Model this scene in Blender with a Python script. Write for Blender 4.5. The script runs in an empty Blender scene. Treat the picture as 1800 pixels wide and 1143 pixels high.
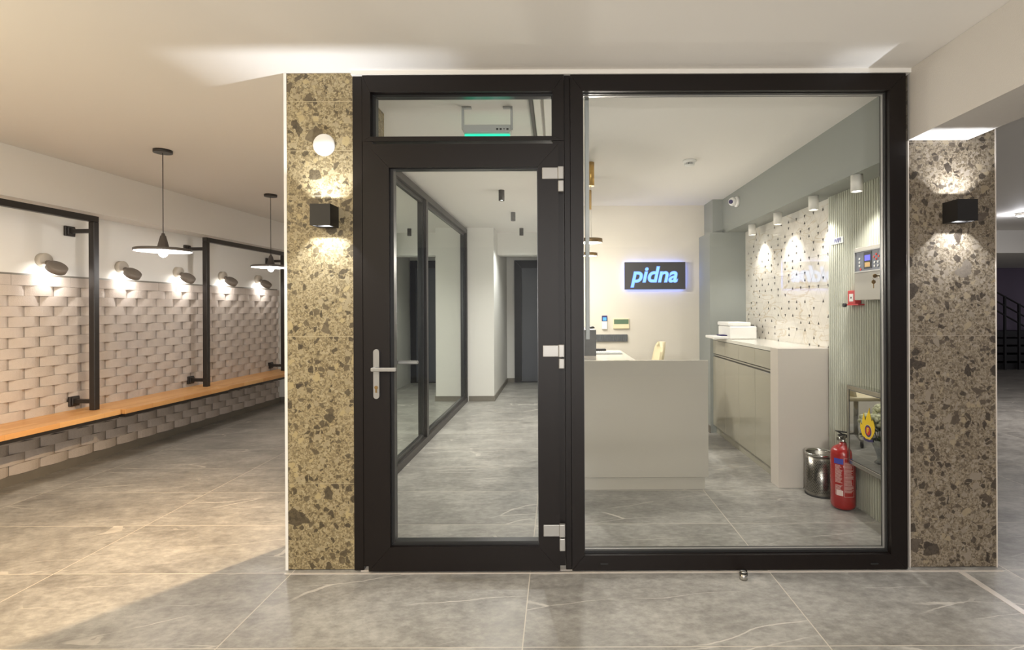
import bpy, bmesh, math, random
from mathutils import Vector, Matrix, Euler
random.seed(7)
PI = math.pi
SC = bpy.context.scene
COL = SC.collection
R = math.radians

# ------------------------------------------------------------------ camera, world, exposure
F_PX, VX, VY, CH = 943.0, 980.0, 543.0, 1.325
cam_d = bpy.data.cameras.new('camera')
cam = bpy.data.objects.new('camera', cam_d); COL.objects.link(cam)
cam_d.sensor_fit = 'HORIZONTAL'; cam_d.sensor_width = 36.0
cam_d.lens = F_PX / 1800.0 * 36.0
cam_d.shift_x = -(VX - 900.0) / 1800.0
cam_d.shift_y = -(571.5 - VY) / 1800.0
cam_d.clip_start = 0.02; cam_d.clip_end = 60
cam.matrix_world = Matrix.Translation((0, 0, CH)) @ Matrix.Rotation(PI/2, 4, 'X') @ Matrix.Rotation(R(-0.25), 4, 'Z')
SC.camera = cam
SC.view_settings.view_transform = 'Standard'
SC.view_settings.look = 'None'
SC.view_settings.gamma = 1.0
SC.view_settings.use_curve_mapping = False
SC.view_settings.exposure = 0.85
w = bpy.data.worlds.new('world'); SC.world = w; w.use_nodes = True
w.node_tree.nodes['Background'].inputs[0].default_value = (0.96, 0.93, 1.0, 1)
w.node_tree.nodes['Background'].inputs[1].default_value = 0.20

def lamp(kind, loc, energy, color=(1, 1, 1), size=0.02, aim=None, spot=None, blend=0.5, shape=None, sy=None):
    d = bpy.data.lights.new('light', kind); d.energy = energy; d.color = color
    if kind == 'AREA':
        d.size = size
        if sy: d.shape = 'RECTANGLE'; d.size_y = sy
        if shape: d.shape = shape
    else: d.shadow_soft_size = size
    if kind == 'SPOT': d.spot_size = R(spot); d.spot_blend = blend
    o = bpy.data.objects.new('light', d); COL.objects.link(o); o.location = loc
    if aim is not None: o.rotation_euler = Vector(aim).to_track_quat('-Z', 'Y').to_euler()
    return o
WARM = (1.0, 0.80, 0.48); NEUT = (1.0, 0.965, 0.92); COOL = (0.93, 0.95, 1.0)
# unseen fill lamps, added to brighten the hall, its left side and far right
lamp('AREA', (0.03, -1.0, 2.46), 32, (1, .96, .92), 0.36, (0, 0, -1))
lamp('POINT', (0.03, -1.9, 1.35), 160, (1, .975, .94), 0.12)
lamp('AREA', (-2.6, 0.1, 2.44), 16, WARM, 0.5, (0, 0.3, -1))
lamp('AREA', (5.6, 5.6, 2.46), 34, (1, .94, .9), 0.5, (0, 0, -1))
lamp('POINT', (-3.0, 1.2, 1.85), 26, (1.0, .84, .55), 0.06)
# unseen warm spot added in the gap behind the left column: its light is cut by the column's back corner
lamp('SPOT', (-1.350, 3.276, 1.85), 150, (1.0, .72, .43), 0.002, (-.8, -.35, -.7), 118, .9)

# ------------------------------------------------------------------ helpers
def P(px, py, Y):
    """Point of the photograph at depth Y -> world (X, Z)."""
    u, v = px - VX, VY - py
    return (u + .0044*v) / F_PX * Y, CH + (v - .0044*u) / F_PX * Y
def s2l(c):
    return tuple((x/12.92 if x <= .04045 else ((x+.055)/1.055)**2.4) for x in c)
def rgb(r, g, b): return s2l((r/255., g/255., b/255.)) + (1.0,)

class MB:
    def __init__(s): s.bm = bmesh.new(); s.mi = 0
    def _fin(s, vs, smooth=False):
        for f in {f for v in vs for f in v.link_faces}:
            f.material_index = s.mi; f.smooth = smooth
    def box(s, x0, x1, y0, y1, z0, z1, bev=0, M=None, seg=1):
        r = bmesh.ops.create_cube(s.bm, size=1.0)
        vs = r['verts']
        for v in vs:
            v.co = Vector(((x0+x1)/2 + v.co.x*abs(x1-x0), (y0+y1)/2 + v.co.y*abs(y1-y0), (z0+z1)/2 + v.co.z*abs(z1-z0)))
        s._fin(vs)
        if bev:
            es = list({e for v in vs for e in v.link_edges})
            r = bmesh.ops.bevel(s.bm, geom=es, offset=bev, segments=seg, affect='EDGES', profile=.5)
            vs = list({v for f in r['faces'] for v in f.verts} | {v for v in vs if v.is_valid})
            s._fin(vs)
        if M is not None: bmesh.ops.transform(s.bm, matrix=M, verts=vs)
        return s
    def cyl(s, c, r, h, axis=(0, 0, 1), n=32, r2=None, caps=True, smooth=True):
        """cylinder/cone, base centre c, along axis"""
        q = Vector(axis).normalized().to_track_quat('Z', 'Y').to_matrix().to_4x4()
        M = Matrix.Translation(c) @ q @ Matrix.Translation((0, 0, h/2))
        g = bmesh.ops.create_cone(s.bm, cap_ends=caps, segments=n, radius1=r, radius2=r if r2 is None else r2, depth=h, matrix=M)
        s._fin(g['verts'])
        if smooth:
            for f in {f for v in g['verts'] for f in v.link_faces}:
                if len(f.verts) == 4: f.smooth = True
        return s
    def lathe(s, prof, c=(0, 0, 0), axis=(0, 0, 1), n=40, smooth=True):
        q = Vector(axis).normalized().to_track_quat('Z', 'Y').to_matrix().to_4x4()
        M = Matrix.Translation(c) @ q
        rings = []
        for (r, z) in prof:
            if r < 1e-6: rings.append([s.bm.verts.new(M @ Vector((0, 0, z)))])
            else: rings.append([s.bm.verts.new(M @ Vector((r*math.cos(2*PI*k/n), r*math.sin(2*PI*k/n), z))) for k in range(n)])
        for a, b in zip(rings[:-1], rings[1:]):
            for k in range(n):
                k2 = (k+1) % n
                if len(a) == 1 and len(b) == 1: continue
                if len(a) == 1: f = s.bm.faces.new((a[0], b[k], b[k2]))
                elif len(b) == 1: f = s.bm.faces.new((a[k], b[0], a[k2]))
                else: f = s.bm.faces.new((a[k], b[k], b[k2], a[k2]))
                f.material_index = s.mi; f.smooth = smooth
        return s
    def prism(s, pts, vec, smooth=False):
        """closed polygon pts (3D) extruded by vec"""
        vec = Vector(vec)
        a = [s.bm.verts.new(Vector(p)) for p in pts]; b = [s.bm.verts.new(Vector(p)+vec) for p in pts]
        fs = [s.bm.faces.new(a), s.bm.faces.new(b[::-1])]
        n = len(a)
        for k in range(n):
            f = s.bm.faces.new((a[k], b[k], b[(k+1) % n], a[(k+1) % n])); f.smooth = smooth; fs.append(f)
        for f in fs: f.material_index = s.mi
        return s
    def quad(s, *p):
        f = s.bm.faces.new([s.bm.verts.new(Vector(q)) for q in p]); f.material_index = s.mi; return s
    def sphere(s, c, r, sc=(1, 1, 1), n=24):
        g = bmesh.ops.create_uvsphere(s.bm, u_segments=n, v_segments=n//2, radius=r, matrix=Matrix.Translation(c) @ Matrix.Diagonal((*sc, 1)))
        s._fin(g['verts'], True); return s
    def tube(s, pts, r, n=10):
        pts = [Vector(p) for p in pts]; rings = []
        for i, p in enumerate(pts):
            t = (pts[min(i+1, len(pts)-1)] - pts[max(i-1, 0)]).normalized()
            q = t.to_track_quat('Z', 'Y')
            rings.append([s.bm.verts.new(p + q @ Vector((r*math.cos(2*PI*k/n), r*math.sin(2*PI*k/n), 0))) for k in range(n)])
        for a, b in zip(rings[:-1], rings[1:]):
            for k in range(n):
                f = s.bm.faces.new((a[k], a[(k+1) % n], b[(k+1) % n], b[k])); f.smooth = True; f.material_index = s.mi
        for rr, rev in ((rings[0], True), (rings[-1], False)):
            f = s.bm.faces.new(rr[::-1] if rev else rr); f.material_index = s.mi
        return s
    def ring(s, x0, x1, z0, z1, wl, wr, wb, wt, y0, y1, g=.0012):
        """mitred rectangular frame in the XZ plane, front at y0"""
        o = [(x0, z0), (x1, z0), (x1, z1), (x0, z1)]
        i = [(x0+wl, z0+wb), (x1-wr, z0+wb), (x1-wr, z1-wt), (x0+wl, z1-wt)]
        for k in range(4):
            k2 = (k+1) % 4
            q = [o[k], o[k2], i[k2], i[k]]
            cx = sum(p[0] for p in q)/4; cz = sum(p[1] for p in q)/4
            # shrink a hair along the member so the mitre shows as a fine joint
            al = 0 if k % 2 == 0 else 1
            qq = []
            for p in q:
                p = list(p); c = (cx, cz)[al]
                p[al] += g*.5 if p[al] < c else -g*.5
                qq.append((p[0], y0, p[1]))
            s.prism(qq, (0, y1-y0, 0))
        return s
    def build(s, name, mats, root=None, label=None, smooth_angle=None, kind=None):
        bmesh.ops.recalc_face_normals(s.bm, faces=s.bm.faces[:])
        me = bpy.data.meshes.new(name)
        F = Matrix.Identity(4)
        if root is not None: 
            p = root.get('_p', (0, 0, 0))
            bmesh.ops.translate(s.bm, vec=-Vector(p), verts=s.bm.verts[:])
        s.bm.to_mesh(me); s.bm.free()
        if not isinstance(mats, (list, tuple)): mats = [mats]
        for m in mats: me.materials.append(m)
        o = bpy.data.objects.new(name, me); COL.objects.link(o)
        if root is not None: o.parent = root; o['_p'] = root.get('_p', (0, 0, 0))
        if label: o['label'] = label
        if kind: o['kind'] = kind
        return o
ALL_TMP = []
def tag(o, label, cat, group=None):
    o['label'] = label; o['category'] = cat
    if group: o['group'] = group
    return o
LW = Matrix.Translation((-4.36, 0, 0)) @ Matrix.Rotation(-math.atan(.047), 4, 'Z')   # frame of the slanted left wall: x off the wall, y along it
def thing(name, label, cat, p=(0, 0, 0), group=None, F=None, kind=None):
    o = bpy.data.objects.new(name, None); COL.objects.link(o); o.empty_display_size = .05
    o.matrix_world = (F or Matrix.Identity(4)) @ Matrix.Translation(p)
    o['_p'] = tuple(p)
    if kind: o['kind'] = kind; 
    if label: o['label'] = label
    if cat: o['category'] = cat
    if group: o['group'] = group
    return o
def struct(name, mb, mat, label=None, F=None):
    o = mb.build(name, mat); o['kind'] = 'structure'
    if label: o['label'] = label
    if F is not None: o.matrix_world = F
    return o
def copy_tree(o, parent=None):
    c = o.copy(); COL.objects.link(c); c.parent = parent
    for ch in [x for x in bpy.data.objects if x.parent == o]: copy_tree(ch, c)
    return c
def text_mesh(body, size, M, mat, name, root, extrude=.001, shear=0, offset=0, width=1.0, align='CENTER'):
    cu = bpy.data.curves.new(name, 'FONT'); cu.body = body; cu.size = size; cu.extrude = extrude
    cu.shear = shear; cu.offset = offset; cu.align_x = align; cu.align_y = 'CENTER'
    t = bpy.data.objects.new(name, cu); COL.objects.link(t)
    dg = bpy.context.evaluated_depsgraph_get()
    me = bpy.data.meshes.new_from_object(t.evaluated_get(dg))
    bpy.data.objects.remove(t)
    me.transform(Matrix.Diagonal((width, 1, 1, 1))); me.transform(M)
    if root is not None: me.transform(Matrix.Translation(-Vector(root.get('_p', (0, 0, 0)))))
    me.materials.clear(); me.materials.append(mat)
    for p in me.polygons: p.material_index = 0
    o = bpy.data.objects.new(name, me); COL.objects.link(o)
    if root is not None: o.parent = root; o['_p'] = root.get('_p', (0, 0, 0))
    return o
FACE_Y = Matrix(((1, 0, 0, 0), (0, 0, -1, 0), (0, 1, 0, 0), (0, 0, 0, 1)))         # text plane facing -Y
FACE_X = Matrix(((0, 0, -1, 0), (-1, 0, 0, 0), (0, 1, 0, 0), (0, 0, 0, 1)))        # text plane facing -X, reading towards the viewer

# ------------------------------------------------------------------ materials
def mat(name, col, rough=.5, metal=0.0, spec=.5, emis=None, es=0, bump=None, noise=None, coat=0):
    m = bpy.data.materials.new(name); m.use_nodes = True
    nt = m.node_tree; b = nt.nodes['Principled BSDF']
    b.inputs['Base Color'].default_value = col; b.inputs['Roughness'].default_value = rough
    b.inputs['Metallic'].default_value = metal; b.inputs['Specular IOR Level'].default_value = spec
    b.inputs['Coat Weight'].default_value = coat
    if emis: b.inputs['Emission Color'].default_value = emis; b.inputs['Emission Strength'].default_value = es
    tc = None
    def coord():
        nonlocal tc
        if tc is None: tc = nt.nodes.new('ShaderNodeTexCoord')
        return tc.outputs['Object']
    if noise:
        sc_, amt = noise
        n = nt.nodes.new('ShaderNodeTexNoise'); n.inputs['Scale'].default_value = sc_; n.inputs['Detail'].default_value = 6
        nt.links.new(coord(), n.inputs['Vector'])
        mx = nt.nodes.new('ShaderNodeMixRGB'); mx.blend_type = 'MIX'
        mx.inputs[1].default_value = tuple(c*(1-amt) for c in col[:3]) + (1,)
        mx.inputs[2].default_value = tuple(min(1, c*(1+amt)) for c in col[:3]) + (1,)
        nt.links.new(n.outputs['Fac'], mx.inputs[0]); nt.links.new(mx.outputs[0], b.inputs['Base Color'])
    if bump:
        sc_, st = bump
        n = nt.nodes.new('ShaderNodeTexNoise'); n.inputs['Scale'].default_value = sc_; n.inputs['Detail'].default_value = 5
        nt.links.new(coord(), n.inputs['Vector'])
        bp = nt.nodes.new('ShaderNodeBump'); bp.inputs['Strength'].default_value = st; bp.inputs['Distance'].default_value = .01
        nt.links.new(n.outputs['Fac'], bp.inputs['Height']); nt.links.new(bp.outputs[0], b.inputs['Normal'])
    return m
def N(nt, t, **k):
    n = nt.nodes.new(t)
    for a, v in k.items(): setattr(n, a, v)
    return n
def mth(nt, op, a, b=None, clamp=False):
    n = nt.nodes.new('ShaderNodeMath'); n.operation = op; n.use_clamp = clamp
    for i, x in enumerate((a, b)):
        if x is None: continue
        if isinstance(x, (int, float)): n.inputs[i].default_value = x
        else: nt.links.new(x, n.inputs[i])
    return n.outputs[0]
def ramp(nt, fac, stops, interp='LINEAR'):
    n = nt.nodes.new('ShaderNodeValToRGB'); n.color_ramp.interpolation = interp
    e = n.color_ramp.elements
    while len(e) < len(stops): e.new(.5)
    for i, (p, c) in enumerate(stops): e[i].position = p; e[i].color = c
    nt.links.new(fac, n.inputs[0]); return n.outputs[0]
def mix(nt, f, a, b):
    n = nt.nodes.new('ShaderNodeMixRGB')
    for i, x in enumerate((f, a, b)):
        if isinstance(x, (int, float)): n.inputs[i].default_value = x
        elif isinstance(x, tuple): n.inputs[i].default_value = x
        else: nt.links.new(x, n.inputs[i])
    return n.outputs[0]

def floor_material():
    m = bpy.data.materials.new('stone_floor_tiles'); m.use_nodes = True; nt = m.node_tree; b = nt.nodes['Principled BSDF']
    tc = N(nt, 'ShaderNodeTexCoord'); co = tc.outputs['Object']
    mp = N(nt, 'ShaderNodeMapping'); nt.links.new(co, mp.inputs[0]); mp.inputs['Location'].default_value = (.143+12.0, -2.70+12.0, 0)
    br = N(nt, 'ShaderNodeTexBrick'); nt.links.new(mp.outputs[0], br.inputs['Vector'])
    br.offset = 0; br.inputs['Scale'].default_value = 1; br.inputs['Brick Width'].default_value = 1.2; br.inputs['Row Height'].default_value = .6
    br.inputs['Mortar Size'].default_value = .0026; br.inputs['Mortar Smooth'].default_value = .2
    br.inputs['Color1'].default_value = (0, 0, 0, 1); br.inputs['Color2'].default_value = (1, 1, 1, 1)
    tile_rand = br.outputs['Color']
    # per tile offset so that veins break at the joints
    vm = N(nt, 'ShaderNodeVectorMath', operation='MULTIPLY'); nt.links.new(tile_rand, vm.inputs[0]); vm.inputs[1].default_value = (1.7, 2.3, 5.0)
    va = N(nt, 'ShaderNodeVectorMath', operation='ADD'); nt.links.new(co, va.inputs[0]); nt.links.new(vm.outputs[0], va.inputs[1])
    st = N(nt, 'ShaderNodeMapping'); nt.links.new(va.outputs[0], st.inputs[0]); st.inputs['Scale'].default_value = (.95, 1.45, 1); st.inputs['Rotation'].default_value = (0, 0, R(-14))
    n1 = N(nt, 'ShaderNodeTexNoise'); nt.links.new(st.outputs[0], n1.inputs['Vector']); n1.inputs['Scale'].default_value = 2.4; n1.inputs['Detail'].default_value = 9; n1.inputs['Roughness'].default_value = .62
    n2 = N(nt, 'ShaderNodeTexNoise'); nt.links.new(st.outputs[0], n2.inputs['Vector']); n2.inputs['Scale'].default_value = 19; n2.inputs['Detail'].default_value = 8; n2.inputs['Roughness'].default_value = .7
    f = mth(nt, 'ADD', mth(nt, 'MULTIPLY', n1.outputs['Fac'], .5), mth(nt, 'MULTIPLY', n2.outputs['Fac'], .5))
    base = ramp(nt, f, [(.36, rgb(118, 115, 110)), (.5, rgb(150, 147, 141)), (.64, rgb(180, 177, 170))])
    # veins
    ds = N(nt, 'ShaderNodeTexNoise'); nt.links.new(va.outputs[0], ds.inputs['Vector']); ds.inputs['Scale'].default_value = 2.2; ds.inputs['Detail'].default_value = 5
    dv = N(nt, 'ShaderNodeVectorMath', operation='SCALE'); nt.links.new(ds.outputs['Color'], dv.inputs[0]); dv.inputs['Scale'].default_value = .16
    dd = N(nt, 'ShaderNodeVectorMath', operation='ADD'); nt.links.new(st.outputs[0], dd.inputs[0]); nt.links.new(dv.outputs[0], dd.inputs[1])
    sm = N(nt, 'ShaderNodeMapping'); nt.links.new(dd.outputs[0], sm.inputs[0]); sm.inputs['Rotation'].default_value = (0, 0, R(44)); sm.inputs['Scale'].default_value = (.42, 1.8, 1)
    vo = N(nt, 'ShaderNodeTexVoronoi', feature='DISTANCE_TO_EDGE'); nt.links.new(sm.outputs[0], vo.inputs['Vector']); vo.inputs['Scale'].default_value = 1.6
    v1 = mth(nt, 'LESS_THAN', vo.outputs['Distance'], .0075)
    n3 = N(nt, 'ShaderNodeTexNoise'); nt.links.new(va.outputs[0], n3.inputs['Vector']); n3.inputs['Scale'].default_value = 2.6; n3.inputs['Detail'].default_value = 3
    vmask = mth(nt, 'MULTIPLY', v1, mth(nt, 'MULTIPLY', mth(nt, 'SUBTRACT', n3.outputs['Fac'], .47), 7.0, True), True)
    vo2 = N(nt, 'ShaderNodeTexVoronoi', feature='DISTANCE_TO_EDGE'); nt.links.new(dd.outputs[0], vo2.inputs['Vector']); vo2.inputs['Scale'].default_value = 6.5
    v2 = mth(nt, 'MULTIPLY', mth(nt, 'LESS_THAN', vo2.outputs['Distance'], .012), mth(nt, 'MULTIPLY', mth(nt, 'SUBTRACT', n1.outputs['Fac'], .54), 4.0, True), True)
    c = mix(nt, mth(nt, 'MULTIPLY', v2, .45), base, rgb(196, 190, 180))
    c = mix(nt, mth(nt, 'MULTIPLY', vmask, .7), c, rgb(214, 208, 198))
    c = mix(nt, mth(nt, 'MULTIPLY', br.outputs['Fac'], .9), c, rgb(206, 198, 184))
    nt.links.new(c, b.inputs['Base Color'])
    nt.links.new(ramp(nt, n2.outputs['Fac'], [(.3, (.30,)*3+(1,)), (.7, (.42,)*3+(1,))]), b.inputs['Roughness'])
    b.inputs['Specular IOR Level'].default_value = .45
    return m

def terrazzo(name, joints, tint=(1, 1, 1)):
    m = bpy.data.materials.new(name); m.use_nodes = True; nt = m.node_tree; b = nt.nodes['Principled BSDF']
    tc = N(nt, 'ShaderNodeTexCoord'); co = tc.outputs['Object']
    ns = N(nt, 'ShaderNodeTexNoise'); nt.links.new(co, ns.inputs['Vector']); ns.inputs['Scale'].default_value = 22; ns.inputs['Detail'].default_value = 3
    sc = N(nt, 'ShaderNodeVectorMath', operation='SCALE'); nt.links.new(ns.outputs['Color'], sc.inputs[0]); sc.inputs['Scale'].default_value = .026
    ad = N(nt, 'ShaderNodeVectorMath', operation='ADD'); nt.links.new(co, ad.inputs[0]); nt.links.new(sc.outputs[0], ad.inputs[1])
    def T(r, g, bb): 
        c = rgb(r, g, bb); return (c[0]*tint[0], c[1]*tint[1], c[2]*tint[2], 1)
    def stones(scale, keep, thr, stops):
        v = N(nt, 'ShaderNodeTexVoronoi'); nt.links.new(ad.outputs[0], v.inputs['Vector']); v.inputs['Scale'].default_value = scale
        e = N(nt, 'ShaderNodeTexVoronoi', feature='DISTANCE_TO_EDGE'); nt.links.new(ad.outputs[0], e.inputs['Vector']); e.inputs['Scale'].default_value = scale
        sx = N(nt, 'ShaderNodeSeparateColor'); nt.links.new(v.outputs['Color'], sx.inputs[0])
        shape = mth(nt, 'GREATER_THAN', e.outputs['Distance'], mth(nt, 'ADD', mth(nt, 'MULTIPLY', sx.outputs[1], thr), .03))
        k = mth(nt, 'MULTIPLY', shape, mth(nt, 'GREATER_THAN', sx.outputs[0], 1-keep))
        return k, ramp(nt, sx.outputs[2], stops, 'CONSTANT')
    fine = N(nt, 'ShaderNodeTexNoise'); nt.links.new(co, fine.inputs['Vector']); fine.inputs['Scale'].default_value = 120; fine.inputs['Detail'].default_value = 4
    c = ramp(nt, fine.outputs['Fac'], [(.38, T(128, 115, 92)), (.60, T(190, 178, 152))])
    tan = [(0, T(96, 84, 66)), (.18, T(150, 138, 116)), (.42, T(186, 176, 154)), (.66, T(205, 196, 176)), (.86, T(128, 118, 102))]
    drk = [(0, T(58, 50, 42)), (.25, T(100, 90, 76)), (.45, T(188, 178, 158)), (.62, T(76, 68, 58)), (.8, T(206, 192, 158))]
    big = [(0, T(66, 58, 50)), (.3, T(108, 98, 86)), (.6, T(150, 142, 128)), (.85, T(196, 178, 138))]
    for args in ((130, .8, .12, tan, .65), (64, .55, .16, tan, .75), (38, .36, .2, drk, .85), (20, .13, .2, drk, .9), (11.5, .05, .22, big, .85)):
        k, sc_ = stones(*args[:4]);
        var = mix(nt, mth(nt, 'MULTIPLY', fine.outputs['Fac'], .3), sc_, T(120, 110, 95))
        c = mix(nt, mth(nt, 'MULTIPLY', k, args[4]), c, var)
    sep = N(nt, 'ShaderNodeSeparateXYZ'); nt.links.new(co, sep.inputs[0])
    for z in joints:
        j = mth(nt, 'LESS_THAN', mth(nt, 'ABSOLUTE', mth(nt, 'SUBTRACT', sep.outputs['Z'], z)), .0017)
        c = mix(nt, mth(nt, 'MULTIPLY', j, .8), c, T(200, 190, 170))
    nt.links.new(c, b.inputs['Base Color']); b.inputs['Roughness'].default_value = .42; b.inputs['Specular IOR Level'].default_value = .4
    return m

def wood():
    m = bpy.data.materials.new('oiled_beech_strips'); m.use_nodes = True; nt = m.node_tree; b = nt.nodes['Principled BSDF']
    tc = N(nt, 'ShaderNodeTexCoord'); mp = N(nt, 'ShaderNodeMapping'); nt.links.new(tc.outputs['Object'], mp.inputs[0]); mp.inputs['Rotation'].default_value = (0, 0, PI/2)
    br = N(nt, 'ShaderNodeTexBrick'); nt.links.new(mp.outputs[0], br.inputs['Vector']); br.inputs['Scale'].default_value = 1
    br.inputs['Brick Width'].default_value = .38; br.inputs['Row Height'].default_value = .042; br.inputs['Mortar Size'].default_value = .0006
    br.inputs['Color1'].default_value = rgb(222, 176, 118); br.inputs['Color2'].default_value = rgb(202, 148, 90); br.inputs['Mortar'].default_value = rgb(150, 96, 50)
    st = N(nt, 'ShaderNodeMapping'); nt.links.new(mp.outputs[0], st.inputs[0]); st.inputs['Scale'].default_value = (2.5, 45, 45)
    n = N(nt, 'ShaderNodeTexNoise'); nt.links.new(st.outputs[0], n.inputs['Vector']); n.inputs['Scale'].default_value = 2; n.inputs['Detail'].default_value = 5
    c = mix(nt, mth(nt, 'MULTIPLY', n.outputs['Fac'], .45), br.outputs['Color'], rgb(184, 128, 74))
    nt.links.new(c, b.inputs['Base Color']); b.inputs['Roughness'].default_value = .38
    return m

def glass(name, tint=(.985, .992, .988, 1), ior=1.3):
    m = bpy.data.materials.new(name); m.use_nodes = True; nt = m.node_tree
    nt.nodes.remove(nt.nodes['Principled BSDF']); out = nt.nodes['Material Output']
    t = N(nt, 'ShaderNodeBsdfTransparent'); t.inputs[0].default_value = tint
    g = N(nt, 'ShaderNodeBsdfGlossy'); g.inputs['Roughness'].default_value = 0.0; g.inputs[0].default_value = (1, 1, 1, 1)
    fr = N(nt, 'ShaderNodeFresnel'); fr.inputs['IOR'].default_value = ior
    mx = N(nt, 'ShaderNodeMixShader'); nt.links.new(fr.outputs[0], mx.inputs[0]); nt.links.new(t.outputs[0], mx.inputs[1]); nt.links.new(g.outputs[0], mx.inputs[2])
    nt.links.new(mx.outputs[0], out.inputs[0]); return m

M = {}
M['floor'] = floor_material()
M['ceil'] = mat('ceiling_paint', (.78, .75, .71, 1), .75, spec=.25, bump=(260, .05))
M['ceil_in'] = mat('inner_ceiling_paint', (.80, .77, .73, 1), .8, spec=.2)
M['white'] = mat('white_wall_paint', (.76, .74, .70, 1), .7, spec=.25, bump=(260, .06))
M['cream'] = mat('cream_wallpaper', (.68, .63, .55, 1), .7, spec=.2, noise=(6, .05), bump=(150, .05))
M['sage'] = mat('sage_grey_paint', rgb(146, 149, 144), .6, spec=.3)
M['terr_l'] = terrazzo('terrazzo_left', [2.385, 2.135, 1.905, 1.19, .44], (.68, .635, .50))
M['terr_r'] = terrazzo('terrazzo_right', [2.165, 1.18], (.50, .475, .48))
M['frame'] = mat('anthracite_foil', rgb(18, 11, 8), .42, bump=(700, .1), spec=.3)
M['frame2'] = mat('anthracite_gasket', rgb(38, 38, 38), .3)
M['black'] = mat('black_powder_coat', rgb(40, 36, 34), .38, spec=.5)
M['blacklamp'] = mat('black_lamp_metal', rgb(24, 22, 21), .5)
M['alu'] = mat('satin_aluminium', rgb(158, 156, 152), .4, metal=.4)
M['steel'] = mat('polished_steel', rgb(200, 198, 192), .12, metal=1)
M['brick'] = mat('split_stone_tile', rgb(188, 177, 168), .85, noise=(14, .10), bump=(160, .35), spec=.2)
M['skirt'] = mat('grey_tile_skirting', rgb(118, 112, 102), .5, noise=(9, .2))
M['wood'] = wood()
M['glass'] = glass('clear_window_glass')
M['mirror'] = mat('mirror_glass', rgb(202, 208, 200), .015, metal=1)
M['lampgrey'] = mat('taupe_lamp_shell', rgb(120, 112, 104), .5)
M['lampbeige'] = mat('beige_lamp_base', rgb(190, 182, 170), .5)
M['shade'] = mat('grey_enamel_shade', rgb(84, 80, 78), .45)
M['shade_in'] = mat('white_enamel', rgb(235, 233, 230), .5)
M['whiteplastic'] = mat('white_plastic', rgb(236, 234, 230), .4)
M['greyplastic'] = mat('light_grey_plastic', rgb(176, 178, 176), .45)
M['cylwhite'] = mat('white_lamp_paint', rgb(226, 222, 214), .5)
M['cyldark'] = mat('dark_lamp_paint', rgb(58, 54, 50), .4)
M['desk'] = mat('glossy_greige_lacquer', rgb(186, 180, 168), .14, spec=.5, coat=.3)
M['cab'] = mat('glossy_taupe_lacquer', rgb(160, 155, 138), .12, spec=.5, coat=.3)
M['panel'] = mat('satin_white_quartz', rgb(205, 196, 186), .25)
M['topq'] = mat('worktop_quartz', rgb(214, 210, 200), .18)
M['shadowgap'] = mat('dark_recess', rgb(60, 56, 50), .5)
M['stone'] = mat('dark_stone_slab', rgb(98, 96, 94), .4, noise=(18, .35))
M['slate'] = mat('ribbed_slate', rgb(88, 90, 92), .4, noise=(40, .3))
M['slat'] = mat('sage_fluted_panel', rgb(192, 192, 176), .35, spec=.5)
M['slatshade'] = mat('fluting_groove_shade', rgb(96, 98, 88), .6)  # shade between the flutes, put into the colour of the groove bottoms
M['gold'] = mat('brushed_brass', rgb(206, 164, 84), .35, metal=.6)
M['goldrim'] = mat('aged_brass', rgb(150, 122, 78), .35, metal=.8)
M['red'] = mat('red_enamel', rgb(150, 14, 10), .25, coat=.4)
M['redplastic'] = mat('red_plastic', rgb(200, 40, 38), .4)
M['blk'] = mat('black_rubber', rgb(18, 18, 18), .5)
M['labelw'] = mat('label_print', rgb(215, 190, 182), .5)
M['blue'] = mat('blue_print', rgb(52, 58, 150), .5)
M['yellow'] = mat('yellow_print', rgb(245, 205, 20), .5)
M['redprint'] = mat('red_print', rgb(215, 50, 30), .5)
M['navy'] = mat('navy_print', rgb(42, 34, 92), .5)
M['panelbox'] = mat('fire_panel_shell', rgb(178, 172, 160), .4)
M['panelface'] = mat('fire_panel_face', rgb(92, 98, 112), .4)
M['cream_shell'] = mat('cream_chair_shell', rgb(228, 214, 178), .4)
M['signface'] = mat('sign_charcoal', rgb(62, 60, 62), .5)
M['lcd_green'] = mat('green_display', rgb(92, 116, 90), .3)
M['purple'] = mat('dusky_wall', rgb(116, 102, 124), .5, noise=(1.2, .25))
M['stairdark'] = mat('dark_stair_steel', rgb(30, 28, 30), .5)
M['grout'] = mat('tile_joint', rgb(150, 140, 126), .5)
M['tri'] = mat('dark_tile_inlay', rgb(58, 56, 54), .3)
M['doordark'] = mat('black_door_frame', rgb(18, 16, 15), .4)
M['doorpane'] = mat('grey_door_leaf', rgb(84, 86, 92), .35)
M['leaf'] = mat('green_leaves', rgb(70, 92, 48), .6, noise=(30, .3))
M['petal'] = mat('cream_petals', rgb(232, 232, 196), .7, noise=(40, .1))
def emat(name, col, s): return mat(name, (0, 0, 0, 1), .5, emis=col, es=s)
M['e_bulb'] = emat('lit_bulb', (1, .98, .95, 1), 14)
M['e_spot'] = emat('lit_spot', (1, .97, .92, 1), 12)
M['e_warm'] = emat('lit_warm_diffuser', (1, .93, .78, 1), 9)
M['e_green'] = emat('lit_exit_green', rgb(20, 214, 160), 1.0)
M['e_white'] = emat('lit_white', (1, 1, 1, 1), 1.3)
M['e_letter'] = emat('lit_blue_letters', rgb(136, 192, 255), .95)
M['e_halo'] = emat('lit_blue_edge', (.10, .2, 1, 1), 1.2)
M['e_lcd'] = emat('lit_lcd', rgb(92, 92, 240), 1.0)
M['e_lcd2'] = emat('lit_lcd_cyan', rgb(90, 170, 240), .9)
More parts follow.
